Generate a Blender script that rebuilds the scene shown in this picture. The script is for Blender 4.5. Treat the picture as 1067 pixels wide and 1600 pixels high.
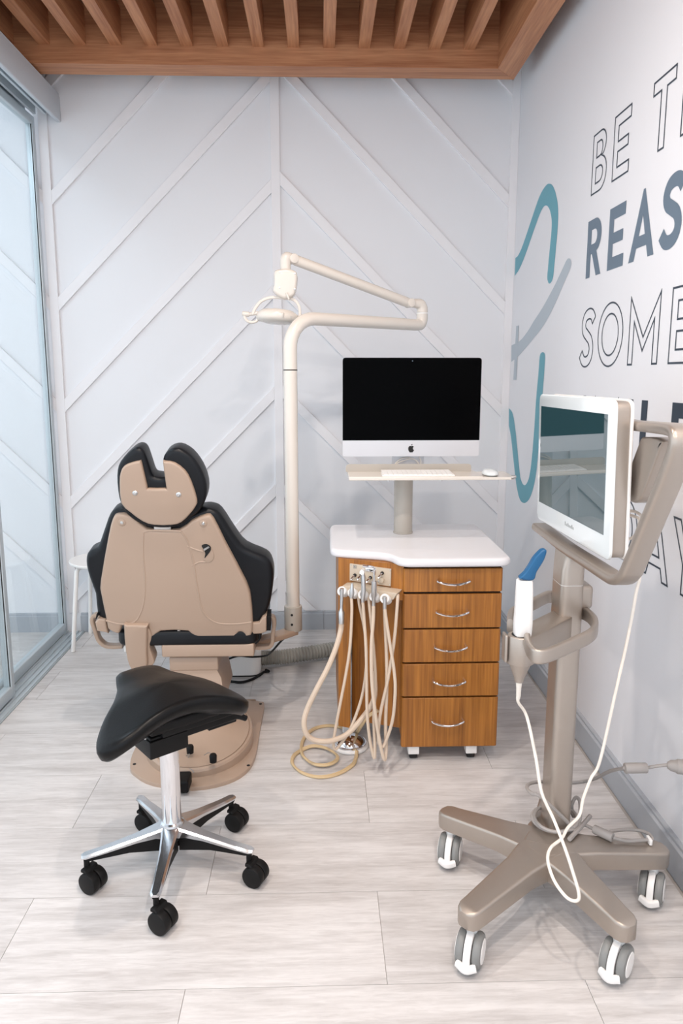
import bpy, bmesh, math, random
from mathutils import Vector, Matrix
from mathutils.geometry import tessellate_polygon
random.seed(4)
for o in list(bpy.data.objects): bpy.data.objects.remove(o, do_unlink=True)
SC = bpy.context.scene
COL = SC.collection
V = Vector
PI = math.pi

# ------------------------------------------------------------------ camera
F_PX, CX, CY, CAM_H = 1140.0, 533.5, 780.0, 1.37       # from vanishing points, floor tiles, stool base
PITCH = math.atan((CY - 587.0) / F_PX)
YAW = math.atan((533.5 - 500.0) * math.cos(PITCH) / F_PX)
cam_d = bpy.data.cameras.new('camera'); cam = bpy.data.objects.new('camera', cam_d); COL.objects.link(cam)
cam.location = (0, 0, CAM_H)
cam.rotation_euler = (PI / 2 - PITCH, 0, -YAW)
cam_d.sensor_fit = 'VERTICAL'; cam_d.sensor_height = 36.0; cam_d.lens = 36.0 * F_PX / 1600.0
cam_d.shift_y = -(800.0 - CY) / 1600.0
cam_d.clip_start = 0.02
SC.camera = cam

# ------------------------------------------------------------------ world and view
wd = bpy.data.worlds.new('world'); SC.world = wd; wd.use_nodes = True
wd.node_tree.nodes['Background'].inputs[0].default_value = (0.80, 0.90, 1.0, 1)
wd.node_tree.nodes['Background'].inputs[1].default_value = 1.36
SC.view_settings.view_transform = 'Standard'; SC.view_settings.look = 'None'
SC.view_settings.gamma = 1.0; SC.view_settings.use_curve_mapping = False
SC.view_settings.exposure = 0.5
LAMP_W = 12.5                                            # watts of one ceiling downlight
LAMP_COL = (1.0, 0.90, 0.82)
FILL_W, FILL_COL = 9.5, (0.74, 0.88, 1.0)             # cool fill added beyond the glass to light the rear floor
FILL_PANELS = [(-1.90, 2.25)]
LAMPS = [(-0.811, 0.75), (0.437, 0.75), (-0.811, -0.35), (0.437, -0.35), (-0.187, 1.80)]

# ------------------------------------------------------------------ pixel -> world (1067 x 1600 frame)
def ray(px, py):
    x = (px - CX) / F_PX; z = (CY - py) / F_PX
    y2 = math.cos(PITCH) + z * math.sin(PITCH); z2 = -math.sin(PITCH) + z * math.cos(PITCH)
    return V((x * math.cos(YAW) + y2 * math.sin(YAW), -x * math.sin(YAW) + y2 * math.cos(YAW), z2))
EYE = V((0, 0, CAM_H))
def pz(px, py, z=0.0): r = ray(px, py); return EYE + r * ((z - CAM_H) / r.z)
def py_(px, py, y): r = ray(px, py); return EYE + r * (y / r.y)
def px_(px, py, x): r = ray(px, py); return EYE + r * (x / r.x)
def ppl(px, py, o, n): r = ray(px, py); return EYE + r * ((o - EYE).dot(n) / r.dot(n))

# ------------------------------------------------------------------ mesh helpers
def catmull(pts, n=6, closed=False):
    pts = [V(p) for p in pts]; N = len(pts); out = []
    rng = range(N if closed else N - 1)
    for i in rng:
        p1, p2 = pts[i], pts[(i + 1) % N]
        p0 = pts[i - 1] if (closed or i > 0) else p1 * 2 - p2
        p3 = pts[(i + 2) % N] if (closed or i + 2 < N) else p2 * 2 - p1
        for k in range(n):
            t = k / n
            out.append(0.5 * ((2 * p1) + (p2 - p0) * t + (2 * p0 - 5 * p1 + 4 * p2 - p3) * t * t + (3 * p1 - p0 - 3 * p2 + p3) * t ** 3))
    if not closed: out.append(pts[-1])
    return out

def area2(p): return sum(p[i][0] * p[(i + 1) % len(p)][1] - p[(i + 1) % len(p)][0] * p[i][1] for i in range(len(p)))
def inset(poly, d):
    n = len(poly); out = []; s = 1 if area2(poly) > 0 else -1
    for i in range(n):
        a, b, c = V(poly[i - 1][:2]), V(poly[i][:2]), V(poly[(i + 1) % n][:2])
        e1 = b - a; e2 = c - b
        if e1.length < 1e-9: e1 = e2
        if e2.length < 1e-9: e2 = e1
        e1 = e1.normalized(); e2 = e2.normalized()
        n1 = V((-e1.y, e1.x)) * s; n2 = V((-e2.y, e2.x)) * s
        m = n1 + n2
        if m.length < 1e-6: m = n1
        m.normalize(); k = max(0.35, m.dot(n1))
        out.append(b + m * (d / k))
    return out

def rounded(poly, r, seg=4):
    """round every corner of a polygon; r number or list"""
    n = len(poly); out = []
    for i in range(n):
        a, b, c = V(poly[i - 1]), V(poly[i]), V(poly[(i + 1) % n])
        rr = r[i] if isinstance(r, (list, tuple)) else r
        if rr <= 0: out.append(b); continue
        d1 = (a - b); d2 = (c - b); l = min(rr, d1.length * .49, d2.length * .49)
        p = b + d1.normalized() * l; q = b + d2.normalized() * l
        for k in range(seg + 1):
            t = k / seg; out.append((1 - t) ** 2 * p + 2 * t * (1 - t) * b + t * t * q)
    return out

class MB:
    def __init__(s): s.v = []; s.f = []
    def add(s, vs, fs):
        o = len(s.v); s.v += [V(v) for v in vs]; s.f += [tuple(i + o for i in f) for f in fs]; return s
    def box(s, a, b, r=0.0):
        x0, y0, z0 = [min(a[i], b[i]) for i in range(3)]; x1, y1, z1 = [max(a[i], b[i]) for i in range(3)]
        if r <= 0:
            return s.add([(x0, y0, z0), (x1, y0, z0), (x1, y1, z0), (x0, y1, z0), (x0, y0, z1), (x1, y0, z1), (x1, y1, z1), (x0, y1, z1)],
                         [(3, 2, 1, 0), (4, 5, 6, 7), (0, 1, 5, 4), (1, 2, 6, 5), (2, 3, 7, 6), (3, 0, 4, 7)])
        p = rounded([(x0, y0), (x1, y0), (x1, y1), (x0, y1)], r, 4)
        return s.slab(p, V((0, 0, z0)), V((1, 0, 0)), V((0, 1, 0)), V((0, 0, 1)), 0, z1 - z0, min(r, (z1 - z0) * .45), min(r, (z1 - z0) * .45))
    def obox(s, c, ax, ay, az, hx, hy, hz, r=0.0):
        """oriented box by centre, axes and half sizes"""
        p = [(-hx, -hy), (hx, -hy), (hx, hy), (-hx, hy)]
        if r > 0: p = rounded(p, r, 4)
        rr = min(r, hz * .9)
        return s.slab(p, V(c) - V(az) * hz, V(ax), V(ay), V(az), 0, 2 * hz, rr, rr)
    def slab(s, poly, o, ux, uy, n, d0, d1, r0=0.0, r1=0.0, seg=3):
        """polygon in the (ux, uy) frame at o, swept along n from d0 to d1, edges rounded r0 / r1"""
        poly = [V(p[:2]) for p in poly]
        if area2(poly) < 0: poly = poly[::-1]
        rings = []
        if r0 > 0:
            for k in range(seg + 1):
                a = k / seg * PI / 2; rings.append((inset(poly, r0 * (1 - math.sin(a))), d0 + r0 * (1 - math.cos(a))))
        else: rings.append((poly, d0))
        if r1 > 0:
            for k in range(seg + 1):
                a = (1 - k / seg) * PI / 2; rings.append((inset(poly, r1 * (1 - math.sin(a))), d1 - r1 * (1 - math.cos(a))))
        else: rings.append((poly, d1))
        m = len(poly); vs = []; fs = []
        for pl, d in rings: vs += [o + ux * p.x + uy * p.y + n * d for p in pl]
        flip = ux.cross(uy).dot(n) < 0
        for k in range(len(rings) - 1):
            for i in range(m):
                j = (i + 1) % m; q = (k * m + i, k * m + j, (k + 1) * m + j, (k + 1) * m + i)
                fs.append(q[::-1] if flip else q)
        top = len(rings) - 1
        for tri in tessellate_polygon([[V((p.x, p.y, 0)) for p in rings[0][0]]]):
            a, b, c = [rings[0][0][t] for t in tri]
            ccw = (b - a).cross(c - a) > 0; t = tri if ccw else tri[::-1]
            fs.append(tuple(t) if flip else tuple(t[::-1]))
        for tri in tessellate_polygon([[V((p.x, p.y, 0)) for p in rings[top][0]]]):
            a, b, c = [rings[top][0][t] for t in tri]
            ccw = (b - a).cross(c - a) > 0; t = tri if ccw else tri[::-1]
            t = tuple(x + top * m for x in t)
            fs.append(t[::-1] if flip else t)
        return s.add(vs, fs)
    def loft(s, rings, cap=True):
        m = len(rings[0]); vs = []; fs = []
        for r in rings: vs += r
        for k in range(len(rings) - 1):
            for i in range(m):
                j = (i + 1) % m; fs.append((k * m + i, k * m + j, (k + 1) * m + j, (k + 1) * m + i))
        if cap: fs.append(tuple(range(m))[::-1]); fs.append(tuple((len(rings) - 1) * m + i for i in range(m)))
        return s.add(vs, fs)
    def tube(s, pts, r, n=10, smooth=0, cap=True, closed=False):
        pts = catmull(pts, smooth, closed) if smooth else [V(p) for p in pts]
        N = len(pts); rad = r if isinstance(r, (list, tuple)) else None
        if closed: tang = [(pts[(i + 1) % N] - pts[i - 1]).normalized() for i in range(N)]
        else: tang = [(pts[min(i + 1, N - 1)] - pts[max(i - 1, 0)]).normalized() for i in range(N)]
        t = tang[0]; up = V((0, 0, 1)) if abs(t.z) < .9 else V((1, 0, 0)); u = t.cross(up).normalized(); rings = []
        for i in range(N):
            t = tang[i]; u = (u - t * u.dot(t)).normalized(); w = t.cross(u)
            if rad: f = i / (N - 1) * (len(rad) - 1); k = min(int(f), len(rad) - 2); rr = rad[k] + (rad[k + 1] - rad[k]) * (f - k)
            else: rr = r
            rings.append([pts[i] + (u * math.cos(a) + w * math.sin(a)) * rr for a in [2 * PI * j / n for j in range(n)]])
        if closed: rings.append(rings[0])
        return s.loft(rings, cap and not closed)
    def sweep(s, pts, ref, w, h, r=0.004, smooth=0):
        """rounded-rectangle bar: w along ref, h across"""
        pts = catmull(pts, smooth) if smooth else [V(p) for p in pts]
        ref = V(ref).normalized(); N = len(pts); rings = []
        prof = rounded([(-w / 2, -h / 2), (w / 2, -h / 2), (w / 2, h / 2), (-w / 2, h / 2)], r, 3)
        for i in range(N):
            t = (pts[min(i + 1, N - 1)] - pts[max(i - 1, 0)]).normalized()
            a = (ref - t * ref.dot(t)).normalized(); b = t.cross(a)
            rings.append([pts[i] + a * p.x + b * p.y for p in prof])
        return s.loft(rings)
    def lathe(s, prof, o=(0, 0, 0), ax=(0, 0, 1), n=24):
        ax = V(ax).normalized(); up = V((1, 0, 0)) if abs(ax.x) < .9 else V((0, 1, 0))
        u = ax.cross(up).normalized(); w = ax.cross(u); o = V(o)
        rings = [[o + ax * z + (u * math.cos(2 * PI * j / n) + w * math.sin(2 * PI * j / n)) * max(r, 1e-4) for j in range(n)] for r, z in prof]
        return s.loft(rings)
    def cyl(s, a, b, r, n=20, bev=0.0):
        a, b = V(a), V(b); L = (b - a).length
        prof = [(r, 0), (r, L)] if bev <= 0 else [(r - bev, 0), (r - bev * .3, bev * .3), (r, bev), (r, L - bev), (r - bev * .3, L - bev * .3), (r - bev, L)]
        return s.lathe(prof, a, b - a, n)
    def mesh(s, name, off=V((0, 0, 0)), angle=35):
        me = bpy.data.meshes.new(name)
        me.from_pydata([tuple(v - off) for v in s.v], [], s.f); me.validate(); 
        bm = bmesh.new(); bm.from_mesh(me); bmesh.ops.recalc_face_normals(bm, faces=bm.faces); bm.to_mesh(me); bm.free()
        for p in me.polygons: p.use_smooth = True
        me.set_sharp_from_angle(angle=math.radians(angle)); me.update()
        return me

ORIG = {}
def tag(o, label=None, cat=None, group=None, kind=None):
    if label: o['label'] = label
    if cat: o['category'] = cat
    if group: o['group'] = group
    if kind: o['kind'] = kind
    return o
def thing(name, loc, label, cat, group=None):
    o = bpy.data.objects.new(name, None); COL.objects.link(o); o.location = loc; o.empty_display_size = .05
    ORIG[o.name] = V(loc); return tag(o, label, cat, group)
def obj(name, mb, mat, parent=None, label=None, cat=None, group=None, kind=None, angle=35, origin=None):
    """one mesh object built in world coordinates; children share the origin of their thing"""
    off = ORIG[parent.name] if parent else (V(origin) if origin is not None else V((0, 0, 0)))
    me = mb.mesh(name, off, angle); me.materials.append(mat)
    o = bpy.data.objects.new(name, me); COL.objects.link(o); ORIG[o.name] = off
    if parent: o.parent = parent
    else: o.location = off
    return tag(o, label, cat, group, kind)
def inst(o, parent=None, loc=None, rz=None):
    c = o.copy(); COL.objects.link(c)
    if parent is not None: c.parent = parent
    if loc is not None: c.location = loc
    if rz is not None: c.rotation_euler = (0, 0, rz)
    return c

# ------------------------------------------------------------------ materials
def srgb(r, g, b):
    f = lambda c: (c / 255 / 12.92) if c / 255 <= .04045 else ((c / 255 + .055) / 1.055) ** 2.4
    return (f(r), f(g), f(b))
def newmat(name):
    m = bpy.data.materials.new(name); m.use_nodes = True; nt = m.node_tree; return m, nt, nt.nodes['Principled BSDF']
def N(nt, typ, **kw):
    n = nt.nodes.new(typ)
    for k, v in kw.items():
        if k in n.inputs: n.inputs[k].default_value = v
        else: setattr(n, k, v)
    return n
def mat(name, col, rough=.5, metal=0.0, var=.04, scale=30.0, bump=0.0, spec=.5, coat=0.0):
    m, nt, b = newmat(name); L = nt.links.new
    tc = N(nt, 'ShaderNodeTexCoord'); nz = N(nt, 'ShaderNodeTexNoise', Scale=scale, Detail=4.0)
    L(tc.outputs['Object'], nz.inputs['Vector'])
    mx = N(nt, 'ShaderNodeMix', data_type='RGBA'); L(nz.outputs['Fac'], mx.inputs[0])
    mx.inputs[6].default_value = (*[c * (1 - var) for c in col], 1); mx.inputs[7].default_value = (*[min(1, c * (1 + var)) for c in col], 1)
    L(mx.outputs[2], b.inputs['Base Color'])
    b.inputs['Roughness'].default_value = rough; b.inputs['Metallic'].default_value = metal
    b.inputs['Specular IOR Level'].default_value = spec; b.inputs['Coat Weight'].default_value = coat
    if bump > 0:
        bp = N(nt, 'ShaderNodeBump', Strength=bump, Distance=.002); L(nz.outputs['Fac'], bp.inputs['Height']); L(bp.outputs[0], b.inputs['Normal'])
    return m
def wood(name, c1, c2, stretch, rough=.4, scale=1.0, rnd=True):
    m, nt, b = newmat(name); L = nt.links.new
    tc = N(nt, 'ShaderNodeTexCoord'); oi = N(nt, 'ShaderNodeObjectInfo')
    ad = N(nt, 'ShaderNodeVectorMath', operation='MULTIPLY_ADD'); cb = N(nt, 'ShaderNodeCombineXYZ')
    for k in range(3): L(oi.outputs['Random'], cb.inputs[k])
    L(cb.outputs[0], ad.inputs[0]); ad.inputs[1].default_value = (7, 5, 3); L(tc.outputs['Object'], ad.inputs[2])
    mp = N(nt, 'ShaderNodeMapping'); mp.inputs['Scale'].default_value = [s * scale for s in stretch]; L(ad.outputs[0], mp.inputs[0])
    n1 = N(nt, 'ShaderNodeTexNoise', Scale=1.0, Detail=6.0, Roughness=.6, Distortion=.4); L(mp.outputs[0], n1.inputs['Vector'])
    mp2 = N(nt, 'ShaderNodeMapping'); mp2.inputs['Scale'].default_value = [s * scale * 5 for s in stretch]; L(ad.outputs[0], mp2.inputs[0])
    n2 = N(nt, 'ShaderNodeTexNoise', Scale=1.0, Detail=3.0); L(mp2.outputs[0], n2.inputs['Vector'])
    av = N(nt, 'ShaderNodeMath', operation='MULTIPLY_ADD'); L(n2.outputs['Fac'], av.inputs[0]); av.inputs[1].default_value = .45; 
    ml = N(nt, 'ShaderNodeMath', operation='MULTIPLY'); L(n1.outputs['Fac'], ml.inputs[0]); ml.inputs[1].default_value = .55; L(ml.outputs[0], av.inputs[2])
    cr = N(nt, 'ShaderNodeValToRGB'); e = cr.color_ramp.elements
    e[0].position = .36; e[0].color = (*c1, 1); e[1].position = .64; e[1].color = (*c2, 1); L(av.outputs[0], cr.inputs[0])
    L(cr.outputs[0], b.inputs['Base Color']); b.inputs['Roughness'].default_value = rough
    bp = N(nt, 'ShaderNodeBump', Strength=.06, Distance=.001); L(av.outputs[0], bp.inputs['Height']); L(bp.outputs[0], b.inputs['Normal'])
    return m
M = {}
M['wall'] = mat('wall_paint', srgb(228, 228, 231), .6, var=.01, scale=4)
M['trim'] = mat('trim_paint', srgb(232, 230, 232), .5, var=.01, scale=6)
M['base'] = mat('baseboard_vinyl', srgb(168, 172, 178), .45, var=.03, scale=8)
M['ceil'] = mat('ceiling_paint', srgb(220, 220, 220), .7, var=.01, scale=4)
M['slat'] = wood('slat_oak', srgb(158, 100, 66), srgb(198, 140, 100), (26, 1.2, 26), .5)
M['slatx'] = wood('frame_oak', srgb(158, 100, 66), srgb(198, 140, 100), (1.2, 26, 26), .5)
M['cart'] = wood('cart_veneer', srgb(128, 76, 24), srgb(176, 114, 46), (34, 34, 1.0), .38)
M['grout'] = mat('floor_joint', srgb(182, 176, 171), .8)
M['white'] = mat('white_plastic', srgb(236, 233, 230), .35, var=.01)
M['solid'] = mat('white_counter', srgb(226, 224, 226), .3, var=.015, scale=60)
M['beige'] = mat('beige_shell', srgb(171, 148, 130), .35, var=.015, scale=10)
M['cream'] = mat('cream_enamel', srgb(222, 213, 203), .25, var=.01, scale=10, coat=.3)
M['greige'] = mat('greige_enamel', srgb(178, 170, 160), .35, var=.02)
M['vinyl'] = mat('black_upholstery', srgb(21, 23, 27), .36, var=.15, scale=220, bump=.1, spec=.25)
M['leather'] = mat('black_leather', srgb(10, 10, 11), .33, var=.15, scale=260, bump=.12, spec=.22)
M['black'] = mat('black_plastic', srgb(18, 17, 17), .5, var=.1, scale=120, bump=.05, spec=.22)
M['chrome'] = mat('chrome', (.82, .82, .84), .07, 1.0, var=.01)
M['alu'] = mat('polished_aluminium', (.66, .67, .69), .2, 1.0, var=.03, scale=60)
M['steel'] = mat('brushed_steel', (.62, .61, .60), .3, 1.0, var=.04, scale=80)
M['champ'] = mat('champagne_metal', srgb(176, 165, 155), .38, .75, var=.02, scale=60)
M['frame'] = mat('anodised_frame', srgb(194, 203, 208), .35, .3, var=.02)
M['hdr'] = mat('header_paint', srgb(196, 202, 208), .5, var=.02)
M['hose'] = mat('beige_hose', srgb(206, 186, 166), .5, var=.03)
M['hosey'] = mat('tan_tubing', srgb(204, 178, 138), .5, var=.03)
M['ghose'] = mat('grey_corrugated', srgb(156, 152, 144), .6, var=.05)
M['gcable'] = mat('grey_cable', srgb(158, 152, 148), .5, var=.03)
M['wcable'] = mat('white_cable', srgb(234, 224, 212), .45, var=.02)
M['grey'] = mat('grey_plastic', srgb(128, 128, 126), .45, var=.04)
M['bezel'] = mat('white_glass_bezel', srgb(226, 230, 230), .12, var=.01, coat=.5)
M['imac'] = mat('display_aluminium', srgb(206, 204, 206), .35, .35, var=.01)
M['panelp'] = mat('panel_plate', srgb(196, 180, 160), .4, var=.02)
M['teal'] = mat('teal_decal', srgb(100, 163, 178), .55, var=.02)
M['lgrey'] = mat('pale_grey_decal', srgb(178, 188, 196), .55, var=.02)
M['slate'] = mat('slate_decal', srgb(100, 117, 133), .55, var=.02)
M['ink'] = mat('outline_decal', srgb(56, 66, 78), .55, var=.02)
M['navy'] = mat('dark_navy_decal', srgb(44, 56, 70), .55, var=.02)
M['blue'] = mat('blue_sleeve', srgb(14, 84, 128), .4, var=.05)
M['dark'] = mat('dark_recess', srgb(18, 17, 17), .7)
def m_screen(name, col, spec, rough, emit=None, es=0):
    m = mat(name, col, rough, spec=spec, var=.02); b = m.node_tree.nodes['Principled BSDF']
    if emit: b.inputs['Emission Color'].default_value = (*emit, 1); b.inputs['Emission Strength'].default_value = es
    return m
M['black_screen'] = m_screen('black_screen', (.001, .001, .0012), .02, .25)
M['touch'] = m_screen('touch_screen', (.010, .022, .026), 1.0, .015, (.10, .26, .30), .12)
M['touch'].node_tree.nodes['Principled BSDF'].inputs['IOR'].default_value = 2.1
def m_glass():
    m = bpy.data.materials.new('clear_glass'); m.use_nodes = True; nt = m.node_tree; nt.nodes.clear(); L = nt.links.new
    o = N(nt, 'ShaderNodeOutputMaterial'); mx = N(nt, 'ShaderNodeMixShader'); fr = N(nt, 'ShaderNodeFresnel', IOR=1.42); ge = N(nt, 'ShaderNodeNewGeometry'); mr = N(nt, 'ShaderNodeMapRange'); L(ge.outputs['Backfacing'], mr.inputs[0]); mr.inputs[3].default_value = 1.42; mr.inputs[4].default_value = 1 / 1.42; L(mr.outputs[0], fr.inputs['IOR'])
    t = N(nt, 'ShaderNodeBsdfTransparent'); t.inputs[0].default_value = (.955, .975, .975, 1)
    g = N(nt, 'ShaderNodeBsdfGlossy', Roughness=.01); L(fr.outputs[0], mx.inputs[0]); L(t.outputs[0], mx.inputs[1]); L(g.outputs[0], mx.inputs[2]); L(mx.outputs[0], o.inputs[0])
    return m
M['glass'] = m_glass()
def m_floor():
    m, nt, b = newmat('vinyl_plank'); L = nt.links.new
    tc = N(nt, 'ShaderNodeTexCoord'); oi = N(nt, 'ShaderNodeObjectInfo'); cb = N(nt, 'ShaderNodeCombineXYZ')
    for k in range(3): L(oi.outputs['Random'], cb.inputs[k])
    ad = N(nt, 'ShaderNodeVectorMath', operation='MULTIPLY_ADD'); L(cb.outputs[0], ad.inputs[0]); ad.inputs[1].default_value = (9, 4, 3); L(tc.outputs['Object'], ad.inputs[2])
    def band(sx, sy, det, dist):
        mp = N(nt, 'ShaderNodeMapping'); mp.inputs['Scale'].default_value = (sx, sy, 1); L(ad.outputs[0], mp.inputs[0])
        n = N(nt, 'ShaderNodeTexNoise', Scale=1.0, Detail=det, Roughness=.65, Distortion=dist); L(mp.outputs[0], n.inputs['Vector']); return n.outputs['Fac']
    a, c, f = band(2.6, 26, 6, .4), band(14, 120, 5, .5), band(1.2, 5, 3, .2)
    s1 = N(nt, 'ShaderNodeMath', operation='MULTIPLY_ADD'); L(a, s1.inputs[0]); s1.inputs[1].default_value = .45
    s2 = N(nt, 'ShaderNodeMath', operation='MULTIPLY_ADD'); L(c, s2.inputs[0]); s2.inputs[1].default_value = .3
    s3 = N(nt, 'ShaderNodeMath', operation='MULTIPLY'); L(f, s3.inputs[0]); s3.inputs[1].default_value = .25
    L(s3.outputs[0], s2.inputs[2]); L(s2.outputs[0], s1.inputs[2])
    cr = N(nt, 'ShaderNodeValToRGB'); e = cr.color_ramp.elements
    e[0].position = .34; e[0].color = (*srgb(174, 168, 165), 1); e[1].position = .58; e[1].color = (*srgb(214, 210, 208), 1)
    L(s1.outputs[0], cr.inputs[0])
    hs = N(nt, 'ShaderNodeHueSaturation'); mr = N(nt, 'ShaderNodeMapRange'); L(oi.outputs['Random'], mr.inputs[0]); mr.inputs[3].default_value = .97; mr.inputs[4].default_value = 1.03
    L(mr.outputs[0], hs.inputs['Value']); L(cr.outputs[0], hs.inputs['Color']); L(hs.outputs[0], b.inputs['Base Color'])
    b.inputs['Roughness'].default_value = .42
    bp = N(nt, 'ShaderNodeBump', Strength=.08, Distance=.001); L(s1.outputs[0], bp.inputs['Height']); L(bp.outputs[0], b.inputs['Normal'])
    return m
M['floor'] = m_floor()

# ================================================================== the room
YB, XR, XG = 3.84, .989, -1.28        # back wall, right wall, floor edge at the glass
ZC = 3.10
XL, YF = -3.6, -1.6                   # how far the floor and ceiling run on
floor = obj('floor', MB().box((XL, YF, -.06), (XR, YB, -.004)), M['grout'], kind='structure')
TW, TH, G = .9135, .305, .0006
tile_full = None
row0 = 1.4535
for r in range(-10, 8):
    y0 = row0 + r * TH; y1 = y0 + TH
    off = .147 if r % 2 == 0 else .602
    for c in range(-5, 2):
        x0 = off + c * TW; x1 = x0 + TW
        for lo, hi in ((XL, -1.425), (XG, XR - .03)):
            a, b_ = max(x0, lo) + G, min(x1, hi) - G
            ya, yb = max(y0, YF) + G, min(y1, YB - .016) - G
            if b_ - a < .02 or yb - ya < .02: continue
            full = (b_ - a > TW - 3 * G) and (yb - ya > TH - 3 * G)
            if full and tile_full is not None: o = inst(tile_full, floor, (a, ya, 0))
            else:
                o = obj('plank', MB().box((0, 0, -.006), (b_ - a, yb - ya, 0)), M['floor']); o.parent = floor; o.location = (a, ya, 0)
                if full: tile_full = o

wall_back = obj('wall_back', MB().box((XL, YB, -.06), (XR + .12, YB + .12, ZC + .1)), M['wall'], kind='structure')
wall_right = obj('wall_right', MB().box((XR, YF, -.06), (XR + .12, YB, ZC + .1)), M['wall'], kind='structure')
ceiling = obj('ceiling', MB().box((XL, YF, ZC), (XR, YB, ZC + .1)), M['ceil'], kind='structure')
# wall battens: verticals and 45 degree chevrons, 20 inches apart
TF = YB - .014; ZB0 = .105
def batten(poly): 
    obj('batten', MB().slab(poly, V((0, TF, 0)), V((1, 0, 0)), V((0, 0, 1)), V((0, 1, 0)), 0, YB - TF, .0015, 0, 1), M['trim'], wall_back)
def vstrip(x0, x1): batten([(x0, ZB0), (x1, ZB0), (x1, ZC), (x0, ZC)])
XC = -.215
vstrip(XC - .0225, XC + .0225); vstrip(XR - .040, XR); vstrip(-1.36, -1.315); vstrip(-2.44, -2.395)
def clip(poly, f):
    out = []
    for i in range(len(poly)):
        a, b = poly[i - 1], poly[i]; fa, fb = f(a), f(b)
        if (fa >= 0) != (fb >= 0): t = fa / (fa - fb); out.append((a[0] + (b[0] - a[0]) * t, a[1] + (b[1] - a[1]) * t))
        if fb >= 0: out.append(b)
    return out
def diag(xa, xb, za, slope, w=.066):
    p = [(xa, za), (xb, za + slope * (xb - xa)), (xb, za + slope * (xb - xa) + w), (xa, za + w)]
    p = clip(p, lambda q: q[1] - ZB0); p = clip(p, lambda q: ZC - q[1])
    if len(p) >= 3 and abs(area2(p)) > .002: batten(p)
for k in range(-2, 8):
    diag(-1.315, XC - .0225, 3.517 - .508 * k - 1.315, 1.0)                 # left bay: z - x = 3.517 - .508 k at the lower edge
    diag(-2.395, -1.36, 3.517 - .508 * k - 1.315 + 1.035, -1.0)              # mirrored bay behind the glass
    diag(XC + .0225, XR - .04, 3.150 - .522 * k - XC - .0225, -1.0)
# baseboards with a small cap
def base_profile(mb, o, along, L, inward):
    prof = [(0, 0), (.020, 0), (.020, .088), (.017, .091), (.012, .092), (.012, .100), (.009, .103), (0, .103)]
    return mb.slab(prof, o, inward, V((0, 0, 1)), along, 0, L)
bb = obj('baseboard_back', base_profile(MB(), V((-1.30, YB, 0)), V((1, 0, 0)), 1.313, V((0, -1, 0))), M['base'], kind='structure')
obj('baseboard_segment', base_profile(MB(), V((.015, YB, 0)), V((1, 0, 0)), XR - .015, V((0, -1, 0))), M['base'], bb)
obj('baseboard_segment', base_profile(MB(), V((XL, YB, 0)), V((1, 0, 0)), -1.42 - XL, V((0, -1, 0))), M['base'], bb)
obj('baseboard_right', base_profile(MB(), V((XR, YF, 0)), V((0, 1, 0)), YB - .02 - YF, V((-1, 0, 0))), M['base'], kind='structure')
# fascia above the sliding door
obj('wall_left', MB().box((-1.52, YF, 2.715), (-1.432, YB, ZC)), M['wall'], kind='structure')

# ------------------------------------------------------------------ slatted wooden canopy
can = thing('ceiling_slat_canopy', (0, 1.5, 2.7256), 'oak slatted canopy hung in a deep wooden frame below the ceiling', 'ceiling panel')
ZF, ZS = 2.7256, 2.8016
Y1, Y2 = 3.522, 3.642; X1, X2 = .803, .906
obj('frame_board', MB().slab([(-1.43, Y2), (X2, Y2), (X1, Y1), (-1.43, Y1)], V((0, 0, ZF)), V((1, 0, 0)), V((0, 1, 0)), V((0, 0, 1)), 0, ZC - ZF - .002, .001, 0, 1), M['slatx'], can)
obj('frame_board', MB().slab([(X1, Y1), (X2, Y2), (X2, -1.5), (X1, -1.5)], V((0, 0, ZF)), V((1, 0, 0)), V((0, 1, 0)), V((0, 0, 1)), 0, ZC - ZF - .002, .001, 0, 1), M['slat'], can)
obj('gap_shade_panel', MB().box((-1.43, -1.5, ZC - .012), (X1, Y1, ZC - .003)), wood('gap_shade_brown', srgb(70, 46, 32), srgb(98, 66, 46), (26, 1.2, 26), .6), can)  # dark sheet added above the slats to deepen shade in their gaps
sl = None
for k in range(-9, 5):
    x = .0217 + .156 * k
    mb = MB().box((x, -1.5, ZS), (x + .050, Y1, ZS + .15)).box((x, Y2, ZS - .008), (x + .050, YB - .016, ZS + .15))
    if sl is None: sl = obj('slat', mb, M['slat'], can); x00 = x
    else: c = inst(sl, can); c.location = (x - x00, 0, 0)
# downlights in the gaps between slats
for i, (x, y) in enumerate(LAMPS):
    t = thing('downlight', (x, y, ZS), 'round white recessed downlight set between the oak ceiling slats', 'light', 'downlights between the ceiling slats')
    obj('housing', MB().lathe([(.048, 0), (.048, .09), (.001, .09)], (x, y, ZS), n=24).lathe([(.040, .0), (.048, 0), (.046, .01), (.040, .012)], (x, y, ZS), n=24), M['white'], t)
    m = bpy.data.materials.get('lamp_glow')
    if not m:
        m, nt, b = newmat('lamp_glow'); b.inputs['Emission Color'].default_value = (*LAMP_COL, 1); b.inputs['Emission Strength'].default_value = 12
    obj('diffuser', MB().lathe([(.040, .004), (.040, .008)], (x, y, ZS), n=24), m, t)
    ld = bpy.data.lights.new('downlight_lamp', 'AREA'); ld.shape = 'DISK'; ld.size = .085; ld.energy = LAMP_W; ld.color = LAMP_COL
    lo = bpy.data.objects.new('downlight_lamp', ld); COL.objects.link(lo); lo.parent = t; lo.location = (0, 0, -.004)

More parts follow.
